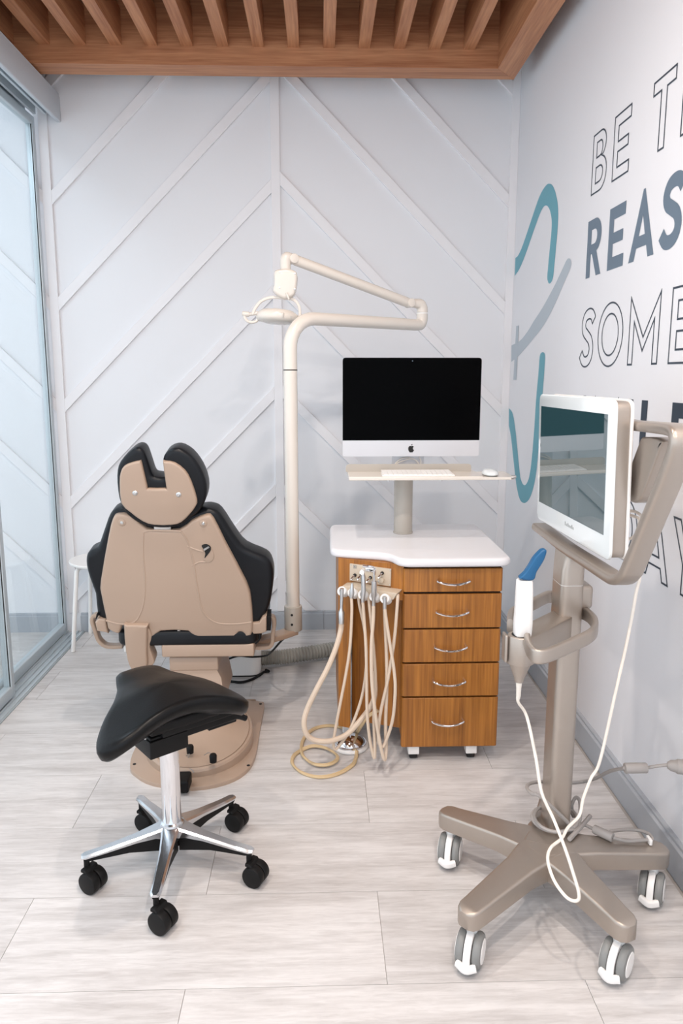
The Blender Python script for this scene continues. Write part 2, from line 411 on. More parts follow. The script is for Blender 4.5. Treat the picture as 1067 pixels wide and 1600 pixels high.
for x, y in FILL_PANELS:  # unseen panel added to brighten and cool the floor at the back
    t = thing('added_fill_panel', (x, y, ZC), 'added cool fill light panel, unseen in the room behind the glass door', 'light')
    obj('frame', MB().box((x - .31, y - .31, ZC - .03), (x + .31, y - .29, ZC)).box((x - .31, y + .29, ZC - .03), (x + .31, y + .31, ZC)).box((x - .31, y - .29, ZC - .03), (x - .29, y + .29, ZC)).box((x + .29, y - .29, ZC - .03), (x + .31, y + .29, ZC)), M['white'], t)
    m = bpy.data.materials.get('fill_panel_glow')
    if not m:
        m, nt, b = newmat('fill_panel_glow'); b.inputs['Emission Color'].default_value = (*FILL_COL, 1); b.inputs['Emission Strength'].default_value = 4
    obj('diffuser', MB().box((x - .29, y - .29, ZC - .018), (x + .29, y + .29, ZC - .012)), m, t)
    ld = bpy.data.lights.new('fill_panel_lamp', 'AREA'); ld.shape = 'SQUARE'; ld.size = .56; ld.energy = FILL_W; ld.color = FILL_COL
    lo = bpy.data.objects.new('fill_panel_lamp', ld); COL.objects.link(lo); lo.parent = t; lo.location = (0, 0, -.022)

# ------------------------------------------------------------------ sliding glass door
hd = thing('door_header', (-1.36, 1.5, 2.58), 'pale grey sliding door header with stepped tracks under the slatted canopy', 'door header')
hm = MB().box((-1.42, YF, 2.655), (-1.255, YB - .002, 2.712))
obj('cover', hm, M['hdr'], hd)
obj('fascia', MB().box((-1.272, YF, 2.582), (-1.250, YB - .002, 2.70), .006), M['hdr'], hd)
for x in (-1.312, -1.362, -1.41): obj('track_lip', MB().box((x, YF, 2.60), (x + .012, YB - .06, 2.656)), M['frame'], hd)
tr = thing('floor_track', (-1.35, 1.5, 0), 'aluminium floor track with parallel rails below the sliding glass', 'door track')
obj('channel', MB().box((-1.42, YF, -.004), (-1.281, YB - .022, .002)), M['frame'], tr)
for x in (-1.293, -1.318, -1.345, -1.372, -1.40): obj('rail', MB().box((x, YF, .002), (x + .007, YB - .024, .010)), M['frame'], tr)
def glass_panel(x, y0, y1, label):
    d = thing('sliding_glass_door', (x, (y0 + y1) / 2, .010), label, 'glass door')
    z0, z1, w, t = .012, 2.598, .030, .018
    obj('stile', MB().box((x - t, y1 - w, z0), (x + t, y1, z1), .004), M['frame'], d)
    obj('stile', MB().box((x - t, y0, z0), (x + t, y0 + w, z1), .004), M['frame'], d)
    obj('rail', MB().box((x - t, y0 + w, z0), (x + t, y1 - w, z0 + .050), .004), M['frame'], d)
    obj('rail', MB().box((x - t, y0 + w, z1 - .04), (x + t, y1 - w, z1), .004), M['frame'], d)
    p = obj('pane', MB().box((x - .005, y0 + w, z0 + .05), (x + .005, y1 - w, z1 - .04)), M['glass'], d)
    obj('gasket', MB().box((x + .0085, y1 - w - .0018, z0 + .05), (x + .0125, y1 - w, z1 - .04)), M['dark'], p)
glass_panel(-1.388, 2.95, 3.812, 'clear sliding glass door panel meeting the back wall beside the white stool')
glass_panel(-1.338, 2.10, 3.005, 'sliding glass door panel on the inner track overlapping the rear one')

# ================================================================== dental chair
def crop(ox, oy, s, pts): return [(ox + a * s, oy + b * s) for a, b in pts]
BO = V((-.45, 2.58, .50)); BN = V((0, -1, -.20)).normalized()        # back plane, leaning towards the room
BX = V((1, 0, 0)); BY = BX.cross(V((0, -1, 0))); BY = BN.cross(BX).normalized()
if BY.z < 0: BY = -BY
def bpoly(pts, off=0.0):
    """pixels on the backrest plane (moved off along its normal) -> plane coordinates"""
    o = BO + BN * off; out = []
    for a, b in pts:
        p = ppl(a, b, o, BN) - o; out.append((p.dot(BX), p.dot(BY)))
    return out
def bslab(mb, pts, d0, d1, r0, r1, sm=3, seg=4):
    pl = bpoly(pts, d0 if d0 > d1 else d1)
    pl = [(p.x, p.y) for p in catmull([(x, y, 0) for x, y in pl], sm, True)] if sm else pl
    return mb.slab(pl, BO, BX, BY, BN, d0, d1, r0, r1, seg)
CH = (80, 680, 380 / 1067)
chair = thing('dental_chair', (-.45, 2.6, 0), 'beige dental chair with black upholstery seen from behind its backrest', 'dental chair')
# base plate
bp = [pz(a, b, .014) for a, b in [(203, 1195), (212, 1209), (240, 1223), (300, 1230), (352, 1221), (384, 1204), (399, 1180), (406, 1140), (413, 1101), (408, 1096), (390, 1094)]]
bp += [V((-.30, 2.93, .014)), V((-.62, 2.93, .014)), V((-.665, 2.90, .014)), V((-.69, 2.55, .014))]
pl = [(p.x, p.y) for p in catmull([(p.x, p.y, 0) for p in bp], 3, True)]
obj('base_plate', MB().slab(pl, V((0, 0, 0)), V((1, 0, 0)), V((0, 1, 0)), V((0, 0, 1)), 0, .014, 0, .003, 2), M['beige'], chair)
for a, b in [(210, 1194), (388, 1196), (407, 1100)]:
    p = pz(a, b, .014); obj('anchor_hole', MB().lathe([(.006, 0), (.006, .001), (.0001, .0012)], p, n=12), M['dark'], chair)
# pump cover: stepped oval dome
def oval(cx, cy, rx, ry, z, tilt=0.0, n=40):
    return [V((cx + rx * math.cos(2 * PI * i / n), cy + ry * math.sin(2 * PI * i / n), z + tilt * ry * math.sin(2 * PI * i / n))) for i in range(n)]
cc = (-.452, 2.55)
cov = MB().loft([oval(*cc, .195, .235, .014), oval(*cc, .195, .235, .056, .10), oval(*cc, .191, .231, .063, .10), oval(*cc, .184, .224, .066, .10), oval(*cc, .1835, .2235, .0625, .10), oval(*cc, .1805, .2205, .0625, .10), oval(*cc, .180, .220, .067, .10),
                 oval(cc[0], cc[1] + .01, .165, .200, .072, .12), oval(cc[0], cc[1] + .05, .125, .140, .085, .14), oval(cc[0] , cc[1] + .085, .105, .105, .115, .10), oval(cc[0], cc[1] + .095, .096, .095, .17), oval(cc[0], cc[1] + .10, .085, .085, .20)])
cover = obj('pump_cover', cov, M['beige'], chair, angle=28)
for a, b in [(297, 1172), (333, 1186)]:
    p = pz(a, b, .078); obj('knob', MB().lathe([(.012, -.01), (.013, .012), (.010, .018), (.0001, .019)], p, n=16), M['black'], cover)
def groove(pts, z, r=.0012): return MB().tube([pz(a, b, z) for a, b in pts], r, 5, 4)
obj('panel_symbol', groove([(319, 1180), (326, 1176), (333, 1180)], .083), M['grey'], cover)
obj('panel_symbol', groove([(291, 1181), (296, 1178), (294, 1184)], .083), M['grey'], cover)
obj('panel_symbol', groove([(296, 1201), (300, 1203), (303, 1207)], .07), M['grey'], cover)
# foot pedal below the front edge
obj('pedal', MB().obox(pz(287, 1222, .03), V((1, 0, 0)), V((0, 1, 0)), V((0, 0, 1)), .022, .035, .022, .008), M['black'], chair)
# lifting column and seat support
def ybox(mb, a, b, y0, y1, r=.006):
    """pixel rectangle at distance y0, running back to y1"""
    p, q = py_(a[0], a[1], y0), py_(b[0], b[1], y0); return mb.box((p.x, y0, q.z), (q.x, y1, p.z), r)
colm = MB(); ybox(colm, (264, 1027), (341, 1048), 2.60, 2.82)
obj('lift_head', colm, M['beige'], chair)
p, q = py_(267, 1048, 2.60), py_(340, 1078, 2.60)
sec = lambda y0, x0, x1, y1, z: [V((x0, y0, z)), V((x1, y0, z)), V((x1, y1, z)), V((x0, y1, z))]
obj('lift_arm', MB().loft([sec(2.56, p.x + .01, q.x + .03, 2.82, .17), sec(2.60, p.x, q.x + .015, 2.82, .25), sec(2.60, p.x + .002, q.x, 2.82, p.z)]), M['beige'], chair)
sb = MB(); ybox(sb, (252, 1008), (397, 1026), 2.575, 3.0)
obj('seat_frame', sb, M['beige'], chair)
# seat cushion, running away from the camera under the backrest
z1 = py_(300, 994, 2.56).z; z0 = py_(300, 1012, 2.56).z
sx0, sx1 = py_(180, 1000, 2.56).x, py_(402, 1000, 2.56).x
prof = rounded([(sx0, 2.572), (sx1, 2.572), (sx1 + .02, 3.0), (sx1 - .05, 3.42), (sx0 + .08, 3.42), (sx0 - .02, 3.0)], .05, 5)
obj('seat_cushion', MB().slab(prof, V((0, 0, z0)), V((1, 0, 0)), V((0, 1, 0)), V((0, 0, 1)), 0, z1 - z0 + .02, .015, .02), M['vinyl'], chair)
# backrest cushion
cush = [(150, 540), (165, 515), (200, 495), (225, 430), (255, 350), (290, 325), (330, 320), (400, 345), (500, 352), (600, 345), (660, 328), (700, 328), (740, 350), (800, 440), (850, 500), (940, 540), (968, 580), (974, 640), (960, 740), (932, 800), (880, 835), (600, 850), (240, 830), (190, 700), (155, 600)]
back = obj('backrest_cushion', bslab(MB(), crop(*CH, cush), -.10, .0, .03, .02), M['vinyl'], chair, angle=50)
shell = [(288, 350), (345, 355), (400, 400), (440, 418), (560, 418), (615, 378), (680, 353), (710, 370), (760, 470), (855, 650), (875, 720), (882, 800), (883, 850), (876, 880), (850, 886), (846, 874), (836, 866), (824, 866), (814, 876), (806, 890), (640, 890), (600, 862), (480, 862), (450, 888), (430, 886), (420, 840), (320, 838), (308, 845), (300, 868), (285, 872), (262, 862), (247, 850), (240, 810), (217, 700), (215, 640), (250, 440), (268, 370)]
sh = obj('back_shell', bslab(MB(), crop(*CH, shell), 0.0, .022, 0, .010, 2), M['beige'], chair, angle=50)
for rib in ([(405, 425), (403, 520), (412, 640), (405, 740), (375, 810), (330, 828)], [(570, 420), (600, 470), (625, 560), (640, 660), (665, 770), (720, 820), (800, 828), (878, 820)],
            [(240, 812), (290, 826), (330, 828)], [(405, 425), (440, 418), (540, 420), (570, 422)], [(595, 485), (630, 500), (665, 510)], [(620, 572), (650, 556), (680, 556)]):
    o_ = BO + BN * .0195; pts = [ppl(a, b, o_, BN) for a, b in crop(*CH, rib)]
    obj('shell_rib', MB().tube(pts, .0045, 8, 5), M['beige'], sh)
# release hole
hole = [(668, 485), (685, 480), (705, 500), (714, 530), (708, 550), (690, 560), (672, 550), (668, 540), (680, 520), (672, 500)]
rec = obj('release_recess', bslab(MB(), crop(*CH, hole), .020, .0245, 0, .002, 3), M['beige'], sh)
obj('release_hole', bslab(MB(), crop(*CH, [(660, 485), (680, 479), (698, 490), (700, 505), (686, 525), (672, 540), (676, 520), (668, 500)]), .020, .0255, 0, 0, 3), M['dark'], rec)
obj('release_lever', bslab(MB(), crop(*CH, [(668, 500), (690, 488), (694, 494), (672, 508)]), .024, .030, 0, .001, 0), M['steel'], rec)
def bolt(a, b, parent, off, r=.010, m='steel'):
    p = ppl(*crop(*CH, [(a, b)])[0], BO + BN * off, BN)
    bo = obj('bolt', MB().lathe([(r, -.002), (r, .001), (r * .8, .0025), (r * .35, .003), (r * .3, .0012), (.0001, .001)], p, BN, 16), M[m], parent); return bo
for a, b in [(310, 384), (667, 388)]: bolt(a, b, sh, .0225, .013, 'beige'); bolt(a, b, sh, .0245, .006)
for a, b in [(285, 858), (830, 872), (560, 858)]: bolt(a, b, sh, .010, .006)
# headrest
hcush = [(285, 180), (300, 120), (350, 68), (380, 58), (405, 75), (425, 130), (442, 178), (462, 187), (494, 187), (497, 165), (488, 110), (510, 72), (555, 60), (610, 90), (655, 150), (680, 220), (677, 280), (650, 335), (600, 375), (540, 408), (450, 410), (380, 388), (325, 345), (295, 280)]
hr = obj('headrest_cushion', bslab(MB(), crop(*CH, hcush), -.075, .025, .03, .016, 3), M['vinyl'], chair, angle=50)
hs = [(318, 138), (350, 124), (385, 116), (394, 124), (418, 226), (426, 236), (496, 236), (503, 228), (489, 126), (497, 117), (540, 124), (585, 158), (612, 205), (638, 285), (632, 315), (606, 350), (570, 384), (530, 396), (450, 396), (400, 380), (345, 340), (306, 300), (298, 210), (303, 165)]
hsh = obj('headrest_shell', bslab(MB(), crop(*CH, hs), .022, .040, 0, .007, 2), M['beige'], chair, angle=50)
for a, b in [(368, 254), (559, 261)]: bolt(a, b, hsh, .040, .009)
obj('headrest_post', bslab(MB(), crop(*CH, [(450, 380), (525, 380), (525, 425), (450, 425)]), .004, .020, 0, .002, 0), M['steel'], chair)
# umbilical arm hanging from the shell on the left
arm = [(318, 840), (330, 836), (415, 838), (420, 850), (418, 960), (420, 1010), (400, 1032), (360, 1035), (340, 1010), (326, 950)]
obj('swing_arm', bslab(MB(), crop(*CH, arm), -.02, .044, .005, .007, 2), M['beige'], chair, angle=50)
obj('swing_arm_cover', bslab(MB(), crop(*CH, [(415, 845), (440, 880), (432, 930), (440, 960), (452, 990), (445, 1010), (405, 1030), (400, 900)]), -.03, .028, .004, .006, 2), M['beige'], chair, angle=50)
# armrests, their hinges and loops
def arm_rest(px_loop, hinge, disc, name='armrest'):
    a = obj(name, MB().sweep([ppl(a, b, BO - BN * .06, BN) for a, b in crop(*px_loop)], (0, 1, 0), .035, .015, .005, 5), M['beige'], chair)
    obj('hinge_block', bslab(MB(), crop(*hinge), -.05, .012, .004, .006, 0), M['beige'], a)
    obj('hinge_disc', bslab(MB(), crop(*disc), -.045, .008, 0, .002, 0), M['black'], a)
arm_rest((300, 930, .1687, [(690, 205), (745, 200), (762, 260), (750, 350), (745, 430), (715, 470), (640, 478), (570, 478)]),
         (300, 930, .1687, [(552, 262), (620, 258), (650, 210), (690, 196), (690, 340), (640, 360), (552, 365)]),
         (300, 930, .1687, [(690, 196), (727, 196), (727, 330), (690, 330)]))
arm_rest((120, 930, .1687, [(215, 178), (165, 185), (150, 230), (175, 310), (205, 400), (260, 455), (330, 470), (430, 465)]),
         (120, 930, .1687, [(265, 230), (200, 220), (168, 255), (185, 335), (275, 350), (290, 360), (275, 290)]),
         (120, 930, .1687, [(180, 182), (200, 186), (180, 225), (172, 220)]))
# side hip pad seen past the shell
obj('hip_pad', bslab(MB(), [(378, 992), (408, 990), (404, 1005), (392, 1010), (378, 1004)], -.09, -.02, .008, .008, 2), M['vinyl'], chair)

# ================================================================== dental light on its post
YP = 2.85
pc = py_(458, 960, YP)
lamp = thing('dental_light', (pc.x, YP, .34), 'cream dental operating light on a bent post with a folding arm', 'dental light')
zc0, zc1 = py_(458, 984, YP).z, py_(458, 946, YP).z
col = obj('collar', MB().cyl((pc.x, YP, zc0), (pc.x, YP, zc1), .036, 28, .003), M['greige'], lamp)
for z in (.33, .72):
    q = V((pc.x - .004, YP - .0355, zc0 + (zc1 - zc0) * z)); obj('set_screw', MB().lathe([(.005, 0), (.005, .001), (.0001, .0015)], q, (0, -1, 0), 12), M['dark'], col)
b0 = py_(431, 976, 2.70)
obj('bracket', MB().sweep([V((pc.x, YP, zc0 - .004)), V((pc.x - .06, YP - .06, zc0 - .004)), V((pc.x - .19, YP - .16, zc0 - .004))], (0, 0, 1), .022, .060, .006), M['beige'], lamp)
zs = py_(458, 579, YP).z
obj('post', MB().cyl((pc.x, YP, zc1), (pc.x, YP, zs), .0265, 28), M['cream'], lamp)
obj('seam_ring', MB().cyl((pc.x, YP, zs), (pc.x, YP, zs + .004), .0268, 28), M['dark'], lamp)
ce = py_(664, 500, 3.28)                                             # elbow, swung away from the camera
zt = py_(500, 497, 2.88).z
dirn = V((ce.x - pc.x, 3.28 - YP, 0)); Ld = dirn.length; dirn.normalize()
pe = V((pc.x, YP, 0)) + dirn * (Ld - .018); ze = zt
path = [V((pc.x, YP, zs + .004)), V((pc.x, YP, zt - .12))]
R = .115
for k in range(1, 9):
    a = k / 8 * PI / 2; path.append(V((pc.x, YP, zt - R)) + dirn * (R * (1 - math.cos(a))) + V((0, 0, R * math.sin(a))))
path.append(pe - dirn * .10 + V((0, 0, zt)))
obj('lower_arm', MB().tube(path, [.0265] * 3 + [.026] * 4 + [.0255, .025], 24), M['cream'], lamp)
pe = V((pe.x, pe.y, zt))
el = obj('elbow', MB().tube([pe - dirn * .10, pe - dirn * .03, pe - dirn * .008 + V((0, 0, .006)), pe + V((0, 0, .028)), pe + V((0, 0, .050))], .0245, 22, 5), M['cream'], lamp)
obj('elbow_ring', MB().cyl(pe + V((0, 0, .048)), pe + V((0, 0, .053)), .0252, 24), M['white'], el)
he = py_(446, 404, 3.02)                                              # top joint above the lamp head
zk = py_(652, 474, 3.25).z
k0 = V((pe.x, pe.y, zk)); sd = V((he.x - k0.x, he.y - k0.y, 0)).normalized()
obj('upper_elbow', MB().tube([pe + V((0, 0, .053)), V((pe.x, pe.y, zk - .022)), V((pe.x, pe.y, zk - .004)) + sd * .010, k0 + sd * .035, k0 + sd * .055], [.024, .024, .024, .020, .017], 22, 4), M['cream'], lamp)
s0 = k0 + sd * .065; s1 = V((he.x, he.y, py_(455, 404, 3.02).z)) - sd * .03
arm = obj('spring_arm', MB().tube([s0, s0 + (s1 - s0) * .03, s0 + (s1 - s0) * .97, s1], [.018, .021, .021, .019], 22), M['cream'], lamp)
n_ = sd.cross(V((0, 0, 1))); 
if n_.y > 0: n_ = -n_
obj('pivot', MB().cyl(s0 + n_ * -.022, s0 + n_ * .024, .019, 20, .004), M['cream'], arm)
obj('pivot', MB().cyl(s1 + n_ * -.022, s1 + n_ * .024, .019, 20, .004), M['cream'], arm)
obj('upper_joint', MB().tube([s1 + sd * .0, s1 + sd * .022 + V((0, 0, .004)), V((he.x, he.y, s1.z - .006)), V((he.x, he.y, s1.z - .045)), V((he.x, he.y, py_(446, 424, 3.02).z - .005))], [.019, .022, .022, .021, .019], 22, 4), M['cream'], lamp)
# lamp head
HO = V((he.x, 3.02, 0)); 
def hp(a, b, y=3.0): return py_(*crop(360, 380, 140 / 1067, [(a, b)])[0], y)
box = [(522, 335), (600, 303), (700, 303), (788, 348), (790, 480), (770, 590), (735, 632), (660, 660), (590, 640), (505, 570), (520, 480)]
hb = [hp(a, b, 2.98) for a, b in box]
hous = obj('head_housing', MB().slab([(p.x, p.z) for p in catmull(hb, 3, True)], V((0, 2.98, 0)), V((1, 0, 0)), V((0, 0, 1)), V((0, 1, 0)), 0, .075, .012, .012), M['cream'], lamp, angle=50)
for a, b in [(586, 345), (767, 362), (586, 531), (767, 546)]:
    obj('screw', MB().lathe([(.0035, 0), (.0035, .002), (.0001, .003)], hp(a, b, 2.981), (0, -1, 0), 10), M['steel'], hous)
obj('tension_lever', MB().cyl(hp(668, 590, 2.975), hp(698, 672, 2.968), .004, 10, .001), M['cream'], hous)
yo = [hp(a, b, 3.015) for a, b in [(262, 850), (300, 770), (370, 690), (480, 648), (620, 652), (740, 668), (800, 720), (825, 790), (828, 880)]]
obj('yoke', MB().sweep(yo, (0, 1, 0), .020, .011, .003, 4), M['cream'], lamp)
# reflector head: a rounded lens-shaped body
hc = hp(560, 880, 3.02); 
head_prof = [(.0001, .030), (.035, .029), (.065, .024), (.083, .010), (.086, -.006), (.080, -.018), (.055, -.024), (.0001, -.026)]
def ell_lathe(prof, c, sx, sy, tiltx, n=32, top=True):
    rings = []
    for r, z in prof:
        ring = []
        for j in range(n):
            a = 2 * PI * j / n; x = r * math.cos(a) * sx; y = r * math.sin(a) * sy
            ring.append(V(c) + V((x, y, z + y * tiltx + x * -.06)))
        rings.append(ring)
    return MB().loft(rings)
hd_ = obj('lamp_head', ell_lathe(head_prof, hc, 1.0, .75, -.10), M['cream'], lamp, angle=60)
obj('switch_knob', MB().cyl(hp(622, 880, 2.962), hp(622, 826, 2.957), .006, 12, .001), M['cream'], hd_)
for a, b in [(480, 860), (722, 880)]: obj('screw', MB().lathe([(.0025, 0), (.0025, .003), (.0001, .004)], hp(a, b, 2.965), (0, -1, .3), 8), M['steel'], hd_)
obj('handle', MB().tube([hp(a, b, 3.015) for a, b in [(332, 865), (318, 922), (258, 942), (205, 930), (172, 888), (168, 850)]], .006, 12, 4), M['cream'], hd_)
obj('hinge_pin', MB().cyl(hp(215, 850, 3.015), hp(335, 830, 3.015), .007, 14, .002).cyl(hp(140, 838, 3.015), hp(225, 848, 3.015), .010, 16, .003), M['cream'], hd_)
obj('handle', MB().cyl(hp(800, 890, 3.02), hp(895, 860, 3.02), .008, 12, .002), M['cream'], hd_)

# ------------------------------------------------------------------ utility box, corrugated hose and black cables behind the chair
ub = thing('utility_box', (-.40, 3.30, 0), 'white floor utility box behind the dental chair', 'utility box')
p0, p1 = V((-.62, 3.19, 0)), V((-.283, 3.45, 0)); zt_ = py_(390, 1018, 3.20).z
obj('cover', MB().slab(rounded([(p0.x, p0.y), (p1.x, p0.y), (p1.x, p1.y), (p0.x, p1.y)], .05, 5), V((0, 0, .008)), V((1, 0, 0)), V((0, 1, 0)), V((0, 0, 1)), 0, zt_ - .008, 0, .012), M['white'], ub)
obj('base_seal', MB().slab(rounded([(p0.x + .003, p0.y + .003), (p1.x - .003, p0.y + .003), (p1.x - .003, p1.y), (p0.x, p1.y)], .05, 5), V((0, 0, 0)), V((1, 0, 0)), V((0, 1, 0)), V((0, 0, 1)), 0, .008), M['dark'], ub)
hpth = catmull([V((-.285, 3.30, .048)), V((-.18, 3.32, .045)), V((-.02, 3.38, .045)), V((.14, 3.44, .045)), V((.30, 3.44, .045)), V((.42, 3.30, .045)), V((.44, 3.05, .045))], 22)
rr = [.0365 if k % 2 else .0305 for k in range(len(hpth))]
obj('corrugated_hose', MB().tube(hpth, rr, 16), M['ghose'], label='grey corrugated hose lying between the utility box and the cart', cat='hose', angle=20)
tp = lambda L, y: [py_(a, b, y) for a, b in crop(300, 930, .1687, L)]
obj('black_cable', MB().tube([V((pc.x - .01, YP - .01, zc0 - .014))] + tp([(830, 420)], 2.9) + tp([(740, 520)], 3.0) + tp([(680, 560), (560, 572), (430, 563), (330, 592), (240, 606)], 3.17) + [V((-.52, 3.05, .17))], .0045, 8, 5), M['black'], label='thin black cable hanging from the lamp bracket to the utility box', cat='cable')
q = [pz(a, b, .006) for a, b in crop(300, 930, .1687, [(250, 798), (340, 797), (450, 806), (540, 785), (620, 745), (668, 710)])] + [V((-.245, 3.235, .008)), V((-.262, 3.25, .010))]
obj('black_cable', MB().tube([V((-.52, 3.08, .006))] + q, .006, 8, 5), M['black'], label='thick black cable curving on the floor around the utility box', cat='cable')

# ================================================================== small white stool by the glass
ws = thing('round_stool', (-1.112, 3.657, 0), 'small white round-topped stool by the glass door', 'stool')
sc = V((-1.112, 3.657, .45)); 
obj('seat', MB().lathe([(.0001, -.018), (.155, -.018), (.163, -.012), (.165, -.004), (.162, 0), (.0001, .001)], sc, n=40), M['white'], ws)
for a in (224, 134, 44, -46):
    d = V((math.cos(math.radians(a)), math.sin(math.radians(a)), 0)); e = sc + V((0, 0, -.026))
    foot = V((sc.x, sc.y, 0)) + d * .188
    lp = [e + d * .02, e + d * .09, e + d * .125, e + d * .142 + V((0, 0, -.014)), e + d * .147 + V((0, 0, -.04)), foot + V((0, 0, .002))]
    obj('leg', MB().tube(catmull(lp[:5], 4) + [lp[5]], .0105, 12), M['white'], ws)

# ================================================================== saddle stool
SB = V((-.42, 1.877, 0))
sto = thing('saddle_stool', SB, 'black saddle stool on a five-arm polished base in front of the chair', 'stool')
FW = V((-.62, .785, 0)).normalized(); RT = V((FW.y, -FW.x, 0))
SC0 = SB + V((0, 0, .50)) + FW * -.01
def outline(a):
    """saddle plan: wide rounded rear corners, narrow horn in front; a is the angle from the right towards the front"""
    pts = SADDLE; return pts
SAD = [(.0, -.115), (.085, -.125), (.150, -.133), (.192, -.112), (.205, -.070), (.172, -.012), (.120, .050), (.085, .115), (.064, .178), (.042, .222), (0, .236)]
SADP = [(x * .95, y) for x, y in SAD] + [(-x * 1.12, y) for x, y in SAD[-2:0:-1]]
SADS = [(p.x, p.y) for p in catmull([(x, y, 0) for x, y in SADP], 3, True)]
def sz(x, y):
    u = abs(x) / (.232 if x < 0 else .200)
    return .056 - .078 * u ** 1.9 + .004 * max(0, (y - .02) / .22) ** 1.2 - .015 * max(0, -y / .13) * (1 - u) - .03 * max(0, (y - .16) / .08) ** 2 - .018 * max(0, min(1, (y - .02) / .1))
def spt(x, y, z): return SC0 + RT * x + FW * y + V((0, 0, z))
rings = []
for f in (.02, .25, .5, .7, .85, .94): rings.append([spt(x * f, y * f, sz(x * f, y * f)) for x, y in SADS])
for ins, dz in ((-.0, -.006), (.000, -.020), (.006, -.036), (.020, -.045)):
    ring = []
    pl = inset(SADS, ins)
    for (x, y), p in zip(SADS, pl): ring.append(spt(p[0], p[1], sz(x, y) + dz))
    rings.append(ring)
for f in (.75, .4, .02): rings.append([spt(x * f, y * f, sz(x * .9, y * .9) * (.3 + .7 * f) - .045) for x, y in SADS])
obj('seat', MB().loft(rings), M['leather'], sto, angle=70)
# mechanism
mz = SC0.z - .078
mech = obj('tilt_mechanism', MB().obox(SB + V((0, 0, mz + .000)) + RT * .055, RT, FW, V((0, 0, 1)), .135, .058, .014, .004).obox(SB + V((0, 0, mz + .020)) + RT * .060, RT, FW, V((0, 0, 1)), .11, .07, .010, .004)
           .obox(SB + V((0, 0, mz - .016)) + RT * -.030 - FW * .015, RT, FW, V((0, 0, 1)), .055, .052, .024, .003).obox(SB + V((0, 0, mz - .012)) + RT * .145, RT, FW, V((0, 0, 1)), .045, .045, .016, .003)
           .cyl(SB + V((0, 0, mz + .016)) + RT * .185 + FW * -.02, SB + V((0, 0, mz + .016)) + RT * .185 + FW * .06, .018, 16, .003), M['black'], sto)
obj('seat_plate', MB().obox(SB + V((0, 0, mz + .040)) + RT * .02, RT, FW, V((0, 0, 1)), .105, .075, .016, .01), M['black'], mech)
obj('lever', MB().tube([SB + V((0, 0, mz - .008)) + RT * .12 - FW * .03, SB + V((0, 0, mz - .012)) + RT * .165 - FW * .045, SB + V((0, 0, mz - .008)) + RT * .19 - FW * .05, SB + V((0, 0, mz - .022)) + RT * .215 - FW * .055], [.006, .008, .010, .008], 10, 4), M['black'], mech)
obj('bolt', MB().cyl(SB + V((0, 0, mz + .006)) + RT * -.08 - FW * .035, SB + V((0, 0, mz + .010)) + RT * -.08 - FW * .035, .005, 10), M['steel'], mech)
obj('column', MB().cyl(SB + V((0, 0, .135)), SB + V((0, 0, mz - .02)), .0262, 32), M['chrome'], sto)
obj('gas_tip', MB().cyl(SB + V((0, 0, .045)), SB + V((0, 0, .10)), .014, 20, .002), M['chrome'], sto)
hub = obj('hub', MB().lathe([(.030, .095), (.033, .10), (.036, .128), (.032, .142), (.027, .146)], SB, n=28), M['alu'], sto)
obj('hub_skirt', MB().lathe([(.020, .072), (.029, .078), (.031, .10), (.031, .115)], SB, n=28), M['black'], sto)
for k, ang in enumerate((-159.9, -89.2, -17.1, 52.2, 125.6)):
    a = math.radians(ang); d = V((math.cos(a), math.sin(a), 0)); t = V((-d.y, d.x, 0))
    def sec_(r, w, zt, zb): return [SB + d * r + t * w + V((0, 0, zb)), SB + d * r + t * w + V((0, 0, zt - .005)), SB + d * r + t * (w - .005) + V((0, 0, zt)), SB + d * r - t * (w - .005) + V((0, 0, zt)), SB + d * r - t * w + V((0, 0, zt - .005)), SB + d * r - t * w + V((0, 0, zb))]
    leg = obj('base_leg', MB().loft([sec_(.018, .026, .140, .105), sec_(.05, .022, .132, .112), sec_(.10, .017, .121, .108), sec_(.19, .0145, .106, .096), sec_(.233, .0140, .101, .092), sec_(.243, .009, .099, .092)]), M['alu'], sto, angle=40)
    obj('leg_web', MB().loft([sec_(.03, .020, .106, .070), sec_(.06, .017, .112, .074), sec_(.12, .013, .106, .082), sec_(.22, .010, .094, .082), sec_(.238, .008, .092, .084)]), M['black'], leg)
    tip = SB + d * .230
    sw = (V((.84, -.45, 0)), V((.84, -.45, 0)), V((.84, -.40, 0)), V((.86, -.45, 0)), V((.84, -.40, 0)))[k].normalized()   # trailing direction of the caster
    ax = V((-sw.y, sw.x, 0)); wc = tip + V((sw.x, sw.y, 0)) * .020 + V((0, 0, .0295))
    ca = obj('caster', MB().cyl(tip + V((0, 0, .055)), tip + V((0, 0, .094)), .008, 12).sweep([tip + V((0, 0, .062)), tip + sw * .012 + V((0, 0, .062)), wc + V((0, 0, .02))], ax, .044, .010, .003), M['black'], sto)
    for s_ in (-1, 1):
        obj('wheel', MB().cyl(wc + ax * s_ * .0008, wc + ax * s_ * .026, .0295, 28, .004), M['black'], ca)

